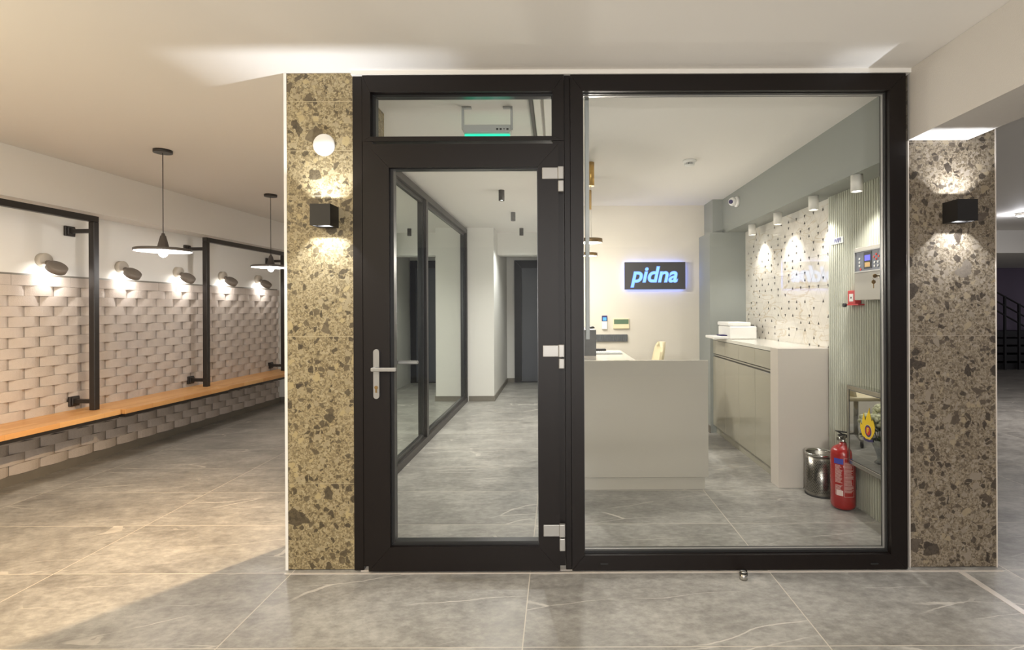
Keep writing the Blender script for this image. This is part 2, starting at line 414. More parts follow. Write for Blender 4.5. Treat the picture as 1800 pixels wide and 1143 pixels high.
def marble():
    m = bpy.data.materials.new('veined_white_tile'); m.use_nodes = True; nt = m.node_tree; b = nt.nodes['Principled BSDF']
    tc = N(nt, 'ShaderNodeTexCoord'); mp = N(nt, 'ShaderNodeMapping'); nt.links.new(tc.outputs['Object'], mp.inputs[0]); mp.inputs['Rotation'].default_value = (R(38), 0, 0)
    mp.inputs['Scale'].default_value = (1, 1, 3)
    n = N(nt, 'ShaderNodeTexNoise'); nt.links.new(mp.outputs[0], n.inputs['Vector']); n.inputs['Scale'].default_value = 2.2; n.inputs['Detail'].default_value = 6; n.inputs['Distortion'].default_value = .8
    nt.links.new(ramp(nt, n.outputs['Fac'], [(.3, rgb(214, 208, 198)), (.53, rgb(226, 220, 210)), (.56, rgb(212, 198, 176)), (.575, rgb(226, 220, 210)), (.8, rgb(232, 228, 220))]), b.inputs['Base Color'])
    b.inputs['Roughness'].default_value = .04; b.inputs['Specular IOR Level'].default_value = .9; b.inputs['Coat Weight'].default_value = .8; b.inputs['Coat Roughness'].default_value = .03; return m
M['marble'] = marble()

# ------------------------------------------------------------------ THE SETTING
ZC, ZI = 2.53, 2.50       # outer and inner ceiling
FY = 2.73                 # face of the columns
YB = 6.13                 # back wall of the reception
struct('floor', MB().box(-6, 14, -5, 13.2, -.12, 0), M['floor'])
struct('ceiling', MB().box(-6, 14, -5, 13.2, ZC+.005, ZC+.12).box(-6, 14, -5, FY, ZC, ZC+.005).box(2.2, 14, FY, 13.2, ZC, ZC+.005).box(-6, -1.375, FY, 13.2, ZC, ZC+.005), M['ceil'])
struct('ceiling_inside', MB().box(-1.36, 2.2, FY+.10, 10.2, ZI, ZC+.004), M['ceil_in'])
# left hall: slanted wall with drop ceiling strip and stone cladding
wl = struct('wall_left', MB().box(-.15, -.002, -5, 7.9, 0, ZC), M['white'], F=LW)
struct('ceiling_bulkhead', MB().box(0, .22, -5, 7.75, 2.155, ZC-.001), M['ceil'], F=LW)
struct('wall_end_left', MB().box(-4.6, -1.3, 7.72, 7.85, 0, ZC), M['white'])
def brick_mesh():
    mb = MB(); bm = mb.bm
    L, H, g = .236, .0805, .0016
    r = 0; z = .075
    while z + H <= 1.625:
        y = 1.0 + (L/2 if r % 2 else 0)
        while y < 7.66:
            a0, a1 = y + g, min(y + L - g, 7.66)
            n = 8; fr = []
            amp = .031 + random.uniform(-.004, .004); base = .006
            last = z + 2*H > 1.625
            tilt = random.uniform(-.003, .003)
            for k in range(n+1):
                u = k/n; yy = a0 + (a1-a0)*u
                d = base + (.026 if last else amp*(4*u*(1-u))**.8) + tilt*(u-.5)
                fr.append((yy, d))
            lo = [bm.verts.new((d, yy, z+g/2)) for yy, d in fr]; hi = [bm.verts.new((d, yy, z+H-g/2)) for yy, d in fr]
            lo0 = [bm.verts.new((0, yy, z+g/2)) for yy, d in fr]; hi0 = [bm.verts.new((0, yy, z+H-g/2)) for yy, d in fr]
            for k in range(n):
                bm.faces.new((lo[k], lo[k+1], hi[k+1], hi[k]))
                bm.faces.new((hi[k], hi[k+1], hi0[k+1], hi0[k]))
                bm.faces.new((lo0[k], lo0[k+1], lo[k+1], lo[k]))
            bm.faces.new((lo[0], hi[0], hi0[0], lo0[0])); bm.faces.new((lo[n], lo0[n], hi0[n], hi[n]))
            y += L
        z += H; r += 1
    mb.mi = 1; mb.box(0, .006, 1.0, 7.66, .07, 1.62)
    return mb
bc = brick_mesh().build('brick_cladding', [M['brick'], M['skirt']]); bc.parent = wl; bc['label'] = 'pale split stone cladding in a basket weave'
struct('baseboard_left', MB().box(.0, .022, 1.0, 7.7, 0, .075), M['skirt'], F=LW)
struct('baseboard_end_left', MB().box(-4.3, -1.4, 7.708, 7.72, 0, .075), M['skirt'])
# columns
XL0, XL1 = -1.375, -1.036
XR0, XR1 = 1.79, 2.228
struct('column_left', MB().box(XL0, XL1, FY, 3.22, .004, ZC-.001), M['terr_l'], 'left column clad in warm beige terrazzo')
struct('trim_1', MB().box(XL0-.014, XL0, FY-.002, 3.22, 0, ZC-.001), M['white'])
struct('column_right', MB().box(XR0, XR1, FY, FY+.09, .004, ZC-.001).box(2.202, XR1, FY+.09, 3.2, .004, ZC-.001), M['terr_r'], 'right column clad in grey terrazzo')
struct('trim_2', MB().box(XR0-.006, XR0, FY-.003, FY+.05, 0, 2.172).box(XR1, XR1+.005, FY-.003, FY+.1, 0, ZC-.01), M['panel'])
struct('ceiling_beam', MB().box(1.786, 2.09, -5, FY-.0005, 2.175, ZC-.001), mat('rough_plaster_dimmed', (.56, .53, .49, 1), .85, spec=.15, bump=(180, .12)))  # plaster colour darkened to stand for the weaker light on the beam
struct('trim_3', MB().box(XL1, 1.786, FY-.03, FY+.1, 2.508, ZC+.004), M['white'])
struct('trim_4', MB().box(1.998, 2.03, -3, FY-.03, 0, .0015), M['panel'])
# interior walls
struct('wall_middle', MB().box(-1.30, -1.285, 3.221, 3.6, 0, ZC-.03).box(-1.375, -1.35, 3.6, 7.72, 0, ZC-.03), M['white'])
struct('wall_back', MB().box(0, 2.2, YB, YB+.12, 0, ZI), M['cream'])
struct('wall_corridor_side', MB().box(0, .12, YB+.12, 9.7, 0, ZI), M['white'])
struct('wall_corridor_pier', MB().box(-1.35, -.916, 7.72, 9.7, 0, ZI), M['white'])
struct('wall_corridor_header', MB().box(-.916, 0, 8.23, 8.5, 2.154, ZI), M['white'])
struct('wall_corridor_end', MB().box(-.916, .12, 9.7, 9.8, 0, ZI), M['white'])
struct('baseboard_corridor', MB().box(-1.28, -.916, 7.708, 7.72, 0, .075).box(-.916, -.904, 7.708, 9.7, 0, .075).box(-.904, -.78, 9.688, 9.7, 0, .075), M['skirt'])
dr = thing('door_2', None, None, (-.4, 9.69, 0), kind='structure')
MB().ring(-.775, -.02, 0, 2.2, .13, .1, .02, .14, 9.65, 9.699).build('door_frame', M['doordark'], dr)
MB().box(-.64, -.12, 9.67, 9.698, .02, 2.06).build('door_leaf', M['doorpane'], dr)
struct('wall_right', MB().box(2.012, 2.2, FY+.091, YB, 0, ZI), M['sage'])
struct('wall_right_beam', MB().box(1.79, 2.012, FY+.10, YB, 2.13, ZI), M['sage'])
struct('wall_pier_reception', MB().box(1.62, 2.012, 5.70, YB, 0, 2.13).box(1.68, 1.79, 5.80, YB, 2.13, ZI), M['sage'])
struct('baseboard_pier', MB().box(1.608, 1.62, 5.69, YB, 0, .075).box(1.0, 1.62, YB-.012, YB, 0, .075), M['skirt'])
# ceiling track over the corridor
struct('trim_5', MB().box(-.155, -.13, 2.86, 4.2, ZI-.02, ZI), M['shadowgap'])
struct('trim_6', MB().box(-.13, -.09, 2.86, 4.2, ZI-.035, ZI, .004).box(-.075, -.02, 2.86, 4.2, ZI-.028, ZI, .004), M['cylwhite'])

# patterned glossy tile wall
def tile_wall():
    mb = MB(); X = 2.0
    y0, y1, z0, z1 = 3.93, 5.70, 1.0, 2.129
    mb.box(X, 2.0118, y0, y1, z0, z1)
    sy, sz = .15, .115
    def V(i, j): return (y0 + (i + (.5 if j % 2 else 0))*sy + .03, z0 + .03 + j*sz)
    def inside(p): return y0+.004 < p[0] < y1-.004 and z0+.004 < p[1] < z1-.004
    xs = X - .0006
    mb.mi = 1
    for j in range(-1, 12):
        for i in range(-1, 16):
            a = V(i, j)
            nb = [V(i+1, j), V(i + (1 if j % 2 else 0), j+1), V(i - (0 if j % 2 else 1), j+1)]
            for b in nb:
                if random.random() < .30 or not inside(a) or not inside(b): continue
                d = Vector((b[0]-a[0], b[1]-a[1])).normalized(); n = Vector((-d.y, d.x))*.0007
                mb.quad((xs, a[0]+n.x, a[1]+n.y), (xs, b[0]+n.x, b[1]+n.y), (xs, b[0]-n.x, b[1]-n.y), (xs, a[0]-n.x, a[1]-n.y))
    mb.mi = 2
    for j in range(-1, 12):
        for i in range(-1, 16):
            a = V(i, j)
            for q in (0, 1):
                p = (a[0] + (.0 if q == 0 else sy*.5), a[1] + (0 if q == 0 else sz*.52))
                if random.random() < .38 or not (inside((p[0]-.012, p[1]-.02)) and inside((p[0]+.012, p[1]+.02))): continue
                up = 1 if random.random() < .5 else -1
                mb.quad((xs-.0002, p[0]-.015, p[1]-.010*up), (xs-.0002, p[0]+.015, p[1]-.010*up), (xs-.0002, p[0]+.0004, p[1]+.015*up), (xs-.0002, p[0]-.0004, p[1]+.015*up))
    return mb
struct('wall_right_tiles', tile_wall(), [M['marble'], M['grout'], M['tri']])
def fluted():
    mb = MB(); y = 2.84; p = .027
    pts = [(2.0119, 2.84, 0)]
    while y + p < 3.93:
        for (f, d) in ((0, .0), (.24, .0), (.27, .012), (.40, .020), (.62, .0225), (.84, .020), (.97, .012)):
            pts.append((1.999-d, y + f*p, 0))
        y += p
    pts.append((1.999, y, 0)); pts.append((2.0119, y, 0))
    mb.prism([(a, b, 0.0) for a, b, c in pts], (0, 0, 2.129))
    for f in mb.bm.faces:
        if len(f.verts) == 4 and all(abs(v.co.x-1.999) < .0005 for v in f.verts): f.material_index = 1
    return mb
struct('wall_right_fluting', fluted(), [M['slat'], M['slatshade']])

# mirror glass partition of the corridor
mp_ = thing('window_3', None, None, (-1.32, 5.5, 0), kind='structure')
fr = MB()
fr.box(-1.349, -1.29, 3.6, 7.70, 0, .065, .002).box(-1.349, -1.29, 3.6, 7.70, 2.405, 2.47, .002)
for y in (3.62, 5.33, 7.665): fr.box(-1.349, -1.29, y-.035, y+.035, .066, 2.404, .002)
fr.build('window_frame', M['black'], mp_)
sf = MB()
for (a, b_) in ((3.66, 5.29), (5.37, 7.625)):
    sf.box(-1.345, -1.318, a, b_, .066, .10).box(-1.345, -1.318, a, b_, 2.37, 2.404).box(-1.345, -1.318, a, a+.035, .1, 2.37).box(-1.345, -1.318, b_-.035, b_, .1, 2.37)
sf.build('sash', M['frame2'], mp_)
for (a, b_) in ((3.695, 5.255), (5.405, 7.59)): MB().box(-1.342, -1.335, a, b_, .1, 2.37).build('mirror_pane', M['mirror'], mp_)

# ------------------------------------------------------------------ glazed front
GY = 2.80
def X_(px, Y=FY): return P(px, 571, Y)[0]
def Z_(px, py, Y=FY): return P(px, py, Y)[1]
F0 = 2.705                         # face of the fixed frame
xa, xb, xc, xd = X_(638, F0), X_(993, F0), X_(1004, F0), X_(1594, F0)
zb, zt = .004, 2.506
side = MB().box(XL1+.001, xa-.004, F0+.012, FY+.09, zb, zt, .002).box(xb+.001, xc-.001, F0+.010, FY+.09, zb, zt, .0015)
struct('trim_7', side, M['frame'])
d1 = thing('door_1', None, None, ((xa+xb)/2, F0, 0), kind='structure')
dz = Z_(820, 247, F0)
# door frame and transom
fm = MB()
tr = (X_(652, F0), X_(973, F0), Z_(820, 241, F0), Z_(820, 161, F0))
fm.ring(xa, xb, dz-.002, zt, tr[0]-xa, xb-tr[1], tr[2]-dz+.006, zt-tr[3], F0, F0+.07)
fm.box(xa, X_(655, F0), F0+.004, F0+.07, .028, dz-.003).box(X_(973, F0), xb, F0+.004, F0+.07, .028, dz-.003)
fm.mi = 1; fm.ring(tr[0], tr[1], tr[2], tr[3], .018, .006, .006, .012, F0+.035, F0+.075)
fm.build('door_frame', [M['frame'], M['frame2']], d1)
MB().box(tr[0]+.014, tr[1]-.004, F0+.055, F0+.061, tr[2]+.004, tr[3]-.010).build('transom_pane', M['glass'], d1)
# leaf
LY = 2.688
lx0, lx1 = X_(646, LY), X_(983, LY)
lz0, lz1 = .012, Z_(820, 253, LY)
ox0, ox1, oz0, oz1 = X_(684.5, LY), X_(946, LY), Z_(820, 962, LY), Z_(820, 294, LY)
lf = MB(); lf.ring(lx0, lx1, lz0, lz1, ox0-lx0, lx1-ox1, oz0-lz0, lz1-oz1, LY, LY+.07)
leaf = lf.build('door_leaf', M['frame'], d1)
MB().ring(ox0, ox1, oz0, oz1, .017, .004, .020, .004, LY+.022, LY+.068).build('glazing_bead', M['frame2'], leaf)
MB().box(ox0+.015, ox1-.003, LY+.045, LY+.051, oz0+.017, oz1-.003).build('door_pane', M['glass'], leaf)
# handle
hx = X_(662, LY); hz = Z_(662, 648, LY)
hp = MB(); 
def capsule(mb, cx, z0, z1, w_, y0, y1):
    pts = []
    for k in range(13): a = PI*k/12; pts.append((cx + w_*math.cos(a), y0, z1 - w_ + w_*math.sin(a)))
    for k in range(13): a = PI + PI*k/12; pts.append((cx + w_*math.cos(a), y0, z0 + w_ + w_*math.sin(a)))
    mb.prism(pts, (0, y1-y0, 0)); return mb
capsule(hp, hx, Z_(662, 701, LY), Z_(662, 614, LY), .0145, LY-.010, LY)
hdl = hp.build('handle', M['alu'], leaf)
lv = MB().cyl((hx, LY-.05, hz), .011, .042, (0, 1, 0)).box(hx-.012, hx+.112, LY-.058, LY-.044, hz-.010, hz+.009, .004, seg=2)
lv.build('lever', M['alu'], hdl)
MB().cyl((hx, LY-.012, Z_(662, 681, LY)), .009, .003, (0, 1, 0)).box(hx-.004, hx+.004, LY-.0125, LY-.0119, Z_(662, 690, LY), Z_(662, 684, LY)).build('key_cylinder', M['goldrim'], hdl)
hb = capsule(MB(), hx+.002, Z_(662, 701, LY), Z_(662, 614, LY), .0145, LY+.071, LY+.08).build('inner_handle', M['alu'], leaf)
MB().cyl((hx+.002, LY+.08, hz+.018), .010, .045, (0, 1, 0)).box(hx-.012, hx+.175, LY+.12, LY+.135, hz+.008, hz+.027, .004).build('inner_lever', M['alu'], hb)
# hinges
for (ya, yb_) in ((295, 338), (607, 648), (922, 967)):
    za, zb_ = Z_(970, yb_, LY), Z_(970, ya, LY)
    hx0, hx1, hx2 = X_(954, LY), X_(982, LY), X_(992, LY)
    h = MB().box(hx0, hx1, LY-.010, LY+.0, zb_-.058, zb_, .003, seg=2)
    h.box(hx1-.001, hx2, LY-.018, LY+.004, zb_-.060, zb_+.004, .004, seg=2)
    h.box(hx1, hx2, LY-.018, LY+.004, za, zb_-.066, .004, seg=2)
    hg = h.build('hinge', M['alu'], d1)
    MB().cyl(((hx1+hx2)/2, LY-.007, zb_-.067), .008, .008).build('hinge_washer', M['blk'], hg)
# fixed window
w1 = thing('window_1', None, None, ((xc+xd)/2, F0, 0), kind='structure')
gx0, gx1, gz0, gz1 = X_(1026, F0), X_(1565, F0), Z_(1300, 976, F0), Z_(1300, 159, F0)
MB().ring(xc, xd, zb, zt, gx0-xc, xd-gx1, gz0-zb, zt-gz1, F0, F0+.075).build('window_frame', M['frame'], w1)
MB().ring(gx0, gx1, gz0, gz1, .003, .006, .012, .004, F0+.03, F0+.075).build('glazing_bead', M['frame2'], w1)
MB().ring(gx0+.0035, gx1-.0065, gz0+.0125, gz1-.0045, .001, .0035, .002, .003, F0+.045, F0+.058).build('spacer_bar', M['alu'], w1)
MB().box(gx0+.003, gx1-.006, F0+.05, F0+.056, gz0+.012, gz1-.004).build('window_pane', M['glass'], w1)
for px in (1062, 1537):
    cx, cz = P(px, 991, F0)
    MB().box(cx-.02, cx+.02, F0-.004, F0, cz-.006, cz+.004, .002).build('drain_cap', M['blk'], w1)
MB().box(.150, .172, 2.86, 2.885, 1.16, 2.498, .003).build('inner_post', M['greyplastic'], w1)
struct('trim_8', MB().box(XL0, XR1, FY-.045, FY-.032, 0, .002).box(xa-.02, xd, F0+.01, FY+.09, 0, .0035), M['panel'])

# ------------------------------------------------------------------ left hall: benches, frames, lamps
def bench(s0, s1, d1_, label):
    t = thing('bench', label, 'bench', (.25, (s0+s1)/2, 0), 'wooden benches along the stone wall', LW)
    MB().box(.031, d1_, s0, s1, .447, .487, .003, seg=2).build('seat', M['wood'], t)
    u = MB().box(.031, d1_-.012, s0+.01, s1-.01, .42, .4465)
    u.build('under_frame', M['black'], t)
    return t
bench(1.6, 4.57, .445, 'wooden wall bench nearest the camera, running out of the photo at left')
bench(4.585, 5.925, .472, 'wooden wall bench in the middle, with no black metal frame on it')
bench(5.94, 7.62, .450, 'wooden wall bench at the far end, its end hidden by the terrazzo column')
def rack(s0, s1, label, tops):
    t = thing('wall_rack', label, 'metal frame', (.225, (s0+s1)/2, .488), 'black metal frames over the benches', LW)
    z0, z1 = .4875, 2.125; a, b_ = .20, .25
    MB().box(a, b_, s0, s0+.05, z0, z1-.0505, .003).build('post', M['black'], t)
    MB().box(a, b_, s1-.05, s1, z0, z1-.0505, .003).build('post', M['black'], t)
    MB().box(a, b_, s0, s1, z1-.05, z1, .003).build('top_bar', M['black'], t)
    for s in (s0+.025, s1-.025):
        for (z, w0) in ((2.0, 0.0), (.56, .031)):
            k = MB().box(w0+.012, .1999, s-.017, s+.017, z-.017, z+.017, .002)
            k.box(w0-.001, w0+.022, s-.045, s+.045, z-.042, z+.042, .004)
            k.box(w0+.022, w0+.034, s-.034, s+.034, z-.032, z+.032, .004)
            k.build('wall_bracket', M['black'], t)
rack(3.05, 4.58, 'black square-tube frame on the nearest bench, cut off by the photo edge', 1)
rack(5.885, 7.45, 'black square-tube frame at the far bench, partly behind the terrazzo column', 1)
# adjustable disc lamps on the wall
def wall_spot(s, label):
    z = 1.735
    t = thing('wall_spotlight', label, 'wall lamp', (0, s, z), 'round disc spotlights above the stone cladding', LW)
    n = Vector((.62, -.12, .72)).normalized()
    c = Vector((.128, s, z-.062))
    MB().lathe([(0, 0), (.056, 0), (.056, .040), (.053, .044), (0, .044)], (-.001, s, z), (1, 0, 0)).build('base', M['lampbeige'], t)
    hd = MB().lathe([(0, .024), (.060, .024), (.066, .019), (.068, .008), (.068, -.024), (.062, -.024), (.062, -.018), (0, -.018)], c, n).build('head', M['lampgrey'], t)
    MB().lathe([(0, -.0182), (.055, -.0182), (.055, -.020), (0, -.020)], c, n).build('lens', M['e_spot'], hd)
    MB().sphere((.058, s, z-.022), .022).build('joint', M['lampgrey'], t)
    wp = LW @ (c - n*.03); wd = (LW.to_3x3() @ (-n + Vector((-.1, 0, -.1)))).normalized()
    lamp('SPOT', wp, 2.3, (1, .97, .93), .02, wd, 150, .9)
for s, nm in ((4.33, 'disc spotlight inside the black frame of the nearest bench'),
              (5.06, 'disc spotlight just right of the nearest black frame, first over the middle bench'),
              (5.77, 'disc spotlight under the nearer pendant lamp, left of the far black frame'),
              (6.48, 'disc spotlight just inside the far black frame, left of the far pendant'),
              (7.19, 'small disc spotlight beside the far pendant, nearest to the terrazzo column')):
    wall_spot(s, nm)
# pendants
def pendant(x, y, label):
    t = thing('pendant_lamp', label, 'pendant lamp', (x, y, 1.79), 'grey disc pendant lamps in the bench hall')
    MB().cyl((x, y, ZC-.022), .062, .022).build('canopy', M['black'], t)
    MB().cyl((x, y, 1.90), .003, ZC-.02-1.90, n=8).build('cord', M['black'], t)
    sh = MB().lathe([(.0, 1.905), (.010, 1.905), (.013, 1.888), (.018, 1.886), (.037, 1.805), (.10, 1.797), (.178, 1.790), (.184, 1.786), (.184, 1.768), (.181, 1.768)], (x, y, 0), n=56)
    sh.mi = 1; sh.lathe([(.181, 1.768), (.175, 1.783), (.10, 1.791), (.03, 1.797), (0, 1.797)], (x, y, 0), n=56)
    sh.build('lamp_shade', [M['shade'], M['shade_in']], t)
    MB().sphere((x, y, 1.757), .030, (1, 1, 1.05)).cyl((x, y, 1.775), .018, .020).build('bulb', M['e_bulb'], t)
    lamp('POINT', (x, y, 1.715), 9, (1, .96, .92), .025)
pendant(-2.96, 4.03, 'large grey disc pendant hanging nearer the camera, left of the terrazzo column')
pendant(-2.99, 5.60, 'smaller looking grey disc pendant farther back, touching the terrazzo column edge')

# cube wall lamps on the columns (hollow, open above and below)
def cube_lamp(cx, cz, label, e):
    t = thing('cube_wall_lamp', label, 'wall lamp', (cx, FY, cz))
    a, h, D = .050, .0525, .105
    y1 = FY
    b = MB().box(cx-a, cx+a, y1-D, y1-D+.012, cz-h, cz+h).box(cx-a, cx-a+.009, y1-D+.012, y1-.045, cz-h, cz+h).box(cx+a-.009, cx+a, y1-D+.012, y1-.045, cz-h, cz+h)
    b.box(cx-a, cx+a, y1-.045, y1-.0005, cz-h, cz+h)
    b.box(cx-a+.009, cx+a-.009, y1-D+.012, y1-.045, cz-.003, cz+.003)
    b.build('housing', M['blacklamp'], t)
    MB().box(cx-.014, cx+.014, y1-.090, y1-.048, cz-.005, cz-.003).box(cx-.014, cx+.014, y1-.090, y1-.048, cz+.003, cz+.005).build('diode', M['e_spot'], t)
    for sgn in (1, -1): lamp('SPOT', (cx, y1-.083, cz + sgn*.0105), e, (.88, .93, 1.0), .004, (0, 0, sgn), 122, 1.0)
lx, lz = P(563, 377, 2.63); cube_lamp(lx, lz, 'black cube up-and-down lamp on the left terrazzo column', 11)
rx, rz = P(1700, 369, 2.63); cube_lamp(rx, rz, 'black cube up-and-down lamp on the right terrazzo column', 11)
cx, cz = P(570, 255, FY)
tag(MB().lathe([(0, .010), (.050, .010), (.055, .006), (.056, 0), (0, 0)], (cx, FY, cz), (0, -1, 0), n=48).build('cover_plate', M['whiteplastic']),
    'round white cover plate high on the left terrazzo column', 'cover plate')
# door stop
cx = P(1307, 1010, 2.62)[0]
t = thing('door_stop', 'small steel door stop standing on the floor before the window frame', 'door stop', (cx, 2.62, 0))
MB().lathe([(0, 0), (.019, 0), (.019, .030), (.016, .030)], (cx, 2.62, 0)).lathe([(.016, .036), (.018, .037), (.017, .043), (0, .044)], (cx, 2.62, 0)).build('post', M['steel'], t)
MB().lathe([(.016, .030), (.0185, .031), (.0185, .036), (.016, .036)], (cx, 2.62, 0)).build('rubber_ring', M['blk'], t)

# ------------------------------------------------------------------ corridor
def downlight(x, y, ztop, r, h, m, label, group, e, col, spot=110):
    t = thing('cylinder_downlight', label, 'ceiling lamp', (x, y, ztop), group)
    MB().lathe([(0, 0), (r, 0), (r, -h), (r-.004, -h), (r-.006, -h+.012), (0, -h+.012)], (x, y, ztop-.0005), n=40).build('housing', m, t)
    MB().lathe([(0, -h+.008), (r-.007, -h+.008), (r-.007, -h+.011), (0, -h+.011)], (x, y, ztop-.0005), n=32).build('lens', M['e_spot'], t)
    lamp('SPOT', (x, y, ztop-h-.012), e, col, .02, (0, 0, -1), spot, .8)
g = 'dark cylinder downlights in the corridor'
downlight(-.548, 5.30, ZI, .029, .105, M['cyldark'], 'dark cylinder downlight nearest the glass door', g, 58, NEUT, 140)
downlight(-.535, 6.52, ZI, .029, .105, M['cyldark'], 'dark cylinder downlight in the middle of the corridor', g, 34, NEUT, 140)
downlight(-.52, 7.80, ZI, .029, .105, M['cyldark'], 'dark cylinder downlight farthest back, lighting the white header', g, 30, (.97, 1, .97), 130)
# exit sign
ex0, ex1, ey = -.545, -.262, 3.12
t = thing('exit_sign', 'green emergency exit sign hanging from the ceiling behind the transom', 'exit sign', ((ex0+ex1)/2, ey, ZI))
zt_ = P(860, 222, ey)[1]; zg = P(860, 235, ey)[1]
for sx, x in ((1, ex0), (-1, ex1)):
    MB().box(x-.006 if sx > 0 else x-.006, x+.006, ey-.012, ey+.012, zt_-.02, ZI-.006).box(min(x-.006*sx, x+.05*sx), max(x-.006*sx, x+.05*sx), ey-.014, ey+.014, ZI-.008, ZI).build('bracket', M['greyplastic'], t)
MB().box(ex0+.004, ex1-.004, ey-.03, ey+.03, zg, zt_, .004).box(ex0+.012, ex1-.012, ey-.022, ey+.022, zg-.004, zg).build('housing', M['greyplastic'], t)
pn = MB().box(ex0+.010, ex1-.010, ey-.006, ey+.006, zg-.165, zg-.0045).build('panel', M['e_green'], t)
pc = MB(); cxm = (ex0+ex1)/2 + .05; zz = zg-.088; yy = ey-.0085
pc.sphere((cxm+.012, yy, zz+.055), .011, (1, .2, 1), 16)
for a, b_ in (((.006, .040), (-.012, .0)), ((-.012, 0), (.014, -.022)), ((.014, -.022), (.004, -.055)), ((-.012, 0), (-.030, -.022)), ((-.030, -.022), (-.052, -.020)), ((.004, .036), (.026, .018)), ((.026, .018), (.040, .026)), ((.004, .036), (-.020, .034)), ((-.020, .034), (-.030, .014))):
    pc.tube([(cxm+a[0], yy, zz+a[1]), (cxm+b_[0], yy, zz+b_[1])], .005, 6)
pc.box(cxm+.05, cxm+.053, yy-.001, yy+.001, zz-.06, zz+.065).box(cxm+.05, cxm+.09, yy-.001, yy+.001, zz+.062, zz+.065).box(cxm+.087, cxm+.09, yy-.001, yy+.001, zz-.06, zz+.065)
pc.prism([(cxm-.13, yy-.001, zz), (cxm-.10, yy-.001, zz+.028), (cxm-.10, yy-.001, zz+.01), (cxm-.065, yy-.001, zz+.01), (cxm-.065, yy-.001, zz-.01), (cxm-.10, yy-.001, zz-.01), (cxm-.10, yy-.001, zz-.028)], (0, .002, 0))
pc.build('pictogram', M['e_white'], pn)
mk = MB()
for k, px in enumerate((874, 880, 886, 892)): 
    x, z = P(px, 227, ey-.03); mk.box(x-.006, x+.006, ey-.0305, ey-.029, z-.005, z+.006) if k != 2 else mk.box(x-.006, x+.006, ey-.0305, ey-.029, z+.002, z+.005).box(x-.0015, x+.0015, ey-.0305, ey-.029, z-.006, z+.005)
mk.build('printed_marks', M['blk'], t)

# ------------------------------------------------------------------ reception
# desk
DY = 3.90
dxr = P(1245, 700, DY)[0]; dzt = P(1140, 634, DY)[1]
desk = thing('reception_desk', 'greige high-gloss reception desk behind the fixed window', 'desk', (.6, 4.2, 0))
MB().box(0, dxr, DY, DY+.04, .095, dzt, .002).build('front_panel', M['desk'], desk)
MB().box(0, P(1239, 850, DY+.02)[0], DY+.02, DY+.06, .0, .094).build('plinth', M['desk'], desk)
MB().box(0, .58, DY+.0405, 5.0, dzt-.045, dzt-.005, .002).build('desk_top', M['topq'], desk)
MB().box(0, .04, DY+.0605, 4.98, 0, dzt-.0455).build('side_panel', M['desk'], desk)
MB().box(.0405, .56, 4.96, 4.98, 0, dzt-.0455).build('back_panel', M['desk'], desk)
bx = P(1048, 600, 4.08)[0]; bz = P(1040, 580, 4.08)[1]
MB().box(0, bx, 4.08, 4.85, dzt+.02, bz, .002).build('raised_counter', M['stone'], desk, 'dark grey stone block on the desk')
MB().box(0, bx, 4.085, 4.84, dzt-.0045, dzt+.0195).build('counter_base', M['panel'], desk)
# small items on the desk
x, z = P(1040, 574, 4.35)
tag(MB().lathe([(0, 0), (.03, 0), (.034, .006), (.028, .014), (.012, .018), (0, .018)], (.27, 4.38, bz), n=32).build('desk_puck', M['blk']), 'small round black puck on the dark stone counter block', 'puck')
kb = thing('keyboard', 'slim grey keyboard lying on the desk beside the stone block', 'keyboard', (.44, 4.55, dzt-.005))
MB().box(.31, .545, 4.50, 4.66, dzt-.0045, dzt+.008, .003).build('case', M['greyplastic'], kb)
km = MB()
for i in range(11):
    for j in range(4): km.box(.32+i*.0202, .337+i*.0202, 4.515+j*.033, 4.541+j*.033, dzt+.008, dzt+.012, .0015)
km.build('keys', M['whiteplastic'], kb, kind=None)
tag(MB().box(.325, .43, 4.76, 4.82, dzt-.0045, dzt+.022, .008, seg=3).build('stapler', M['blk']), 'small black stapler behind the keyboard on the desk', 'stapler')
# backsplash strip on the wall
bs = MB(); x1_, zt1 = P(1105, 588, YB-.02); zb1 = P(1105, 600.5, YB-.02)[1]
k = 0.02
while k < x1_ - .02:
    bs.box(k, k+.0175, YB-.022, YB-.0005, zb1, zt1, .002); k += .0185
tag(bs.build('ribbed_strip', M['slate']), 'dark ribbed slate strip fixed low on the cream back wall', 'wall strip')
# remote and thermostat
x0, z1 = P(1058, 555, YB-.02); x1_, z0 = P(1067.5, 579, YB-.02)
t = thing('remote_control', 'white air conditioning remote with blue lit screen on back wall', 'remote control', ((x0+x1_)/2, YB, z0))
MB().box(x0, x1_, YB-.028, YB-.0005, z0, z0+(z1-z0)*.58, .005, seg=2).build('body', M['whiteplastic'], t)
MB().box(x0, x1_, YB-.028, YB-.0005, z0+(z1-z0)*.585, z1, .005, seg=2).build('screen_surround', M['navy'], t)
MB().box(x0+.010, x1_-.010, YB-.030, YB-.0275, z0+(z1-z0)*.63, z1-.020).build('screen', M['e_lcd2'], t)
x0, z1 = P(1078, 560, YB-.02); x1_, z0 = P(1106, 578, YB-.02)
t = thing('thermostat', 'cream wall thermostat with wide green display on back wall', 'thermostat', ((x0+x1_)/2, YB, z0))
MB().box(x0, x1_, YB-.026, YB-.0005, z0, z1, .005, seg=2).build('body', M['cream_shell'], t)
MB().box(x0+.008, x1_-.008, YB-.028, YB-.0255, z0+(z1-z0)*.45, z1-.010).build('display', M['lcd_green'], t)
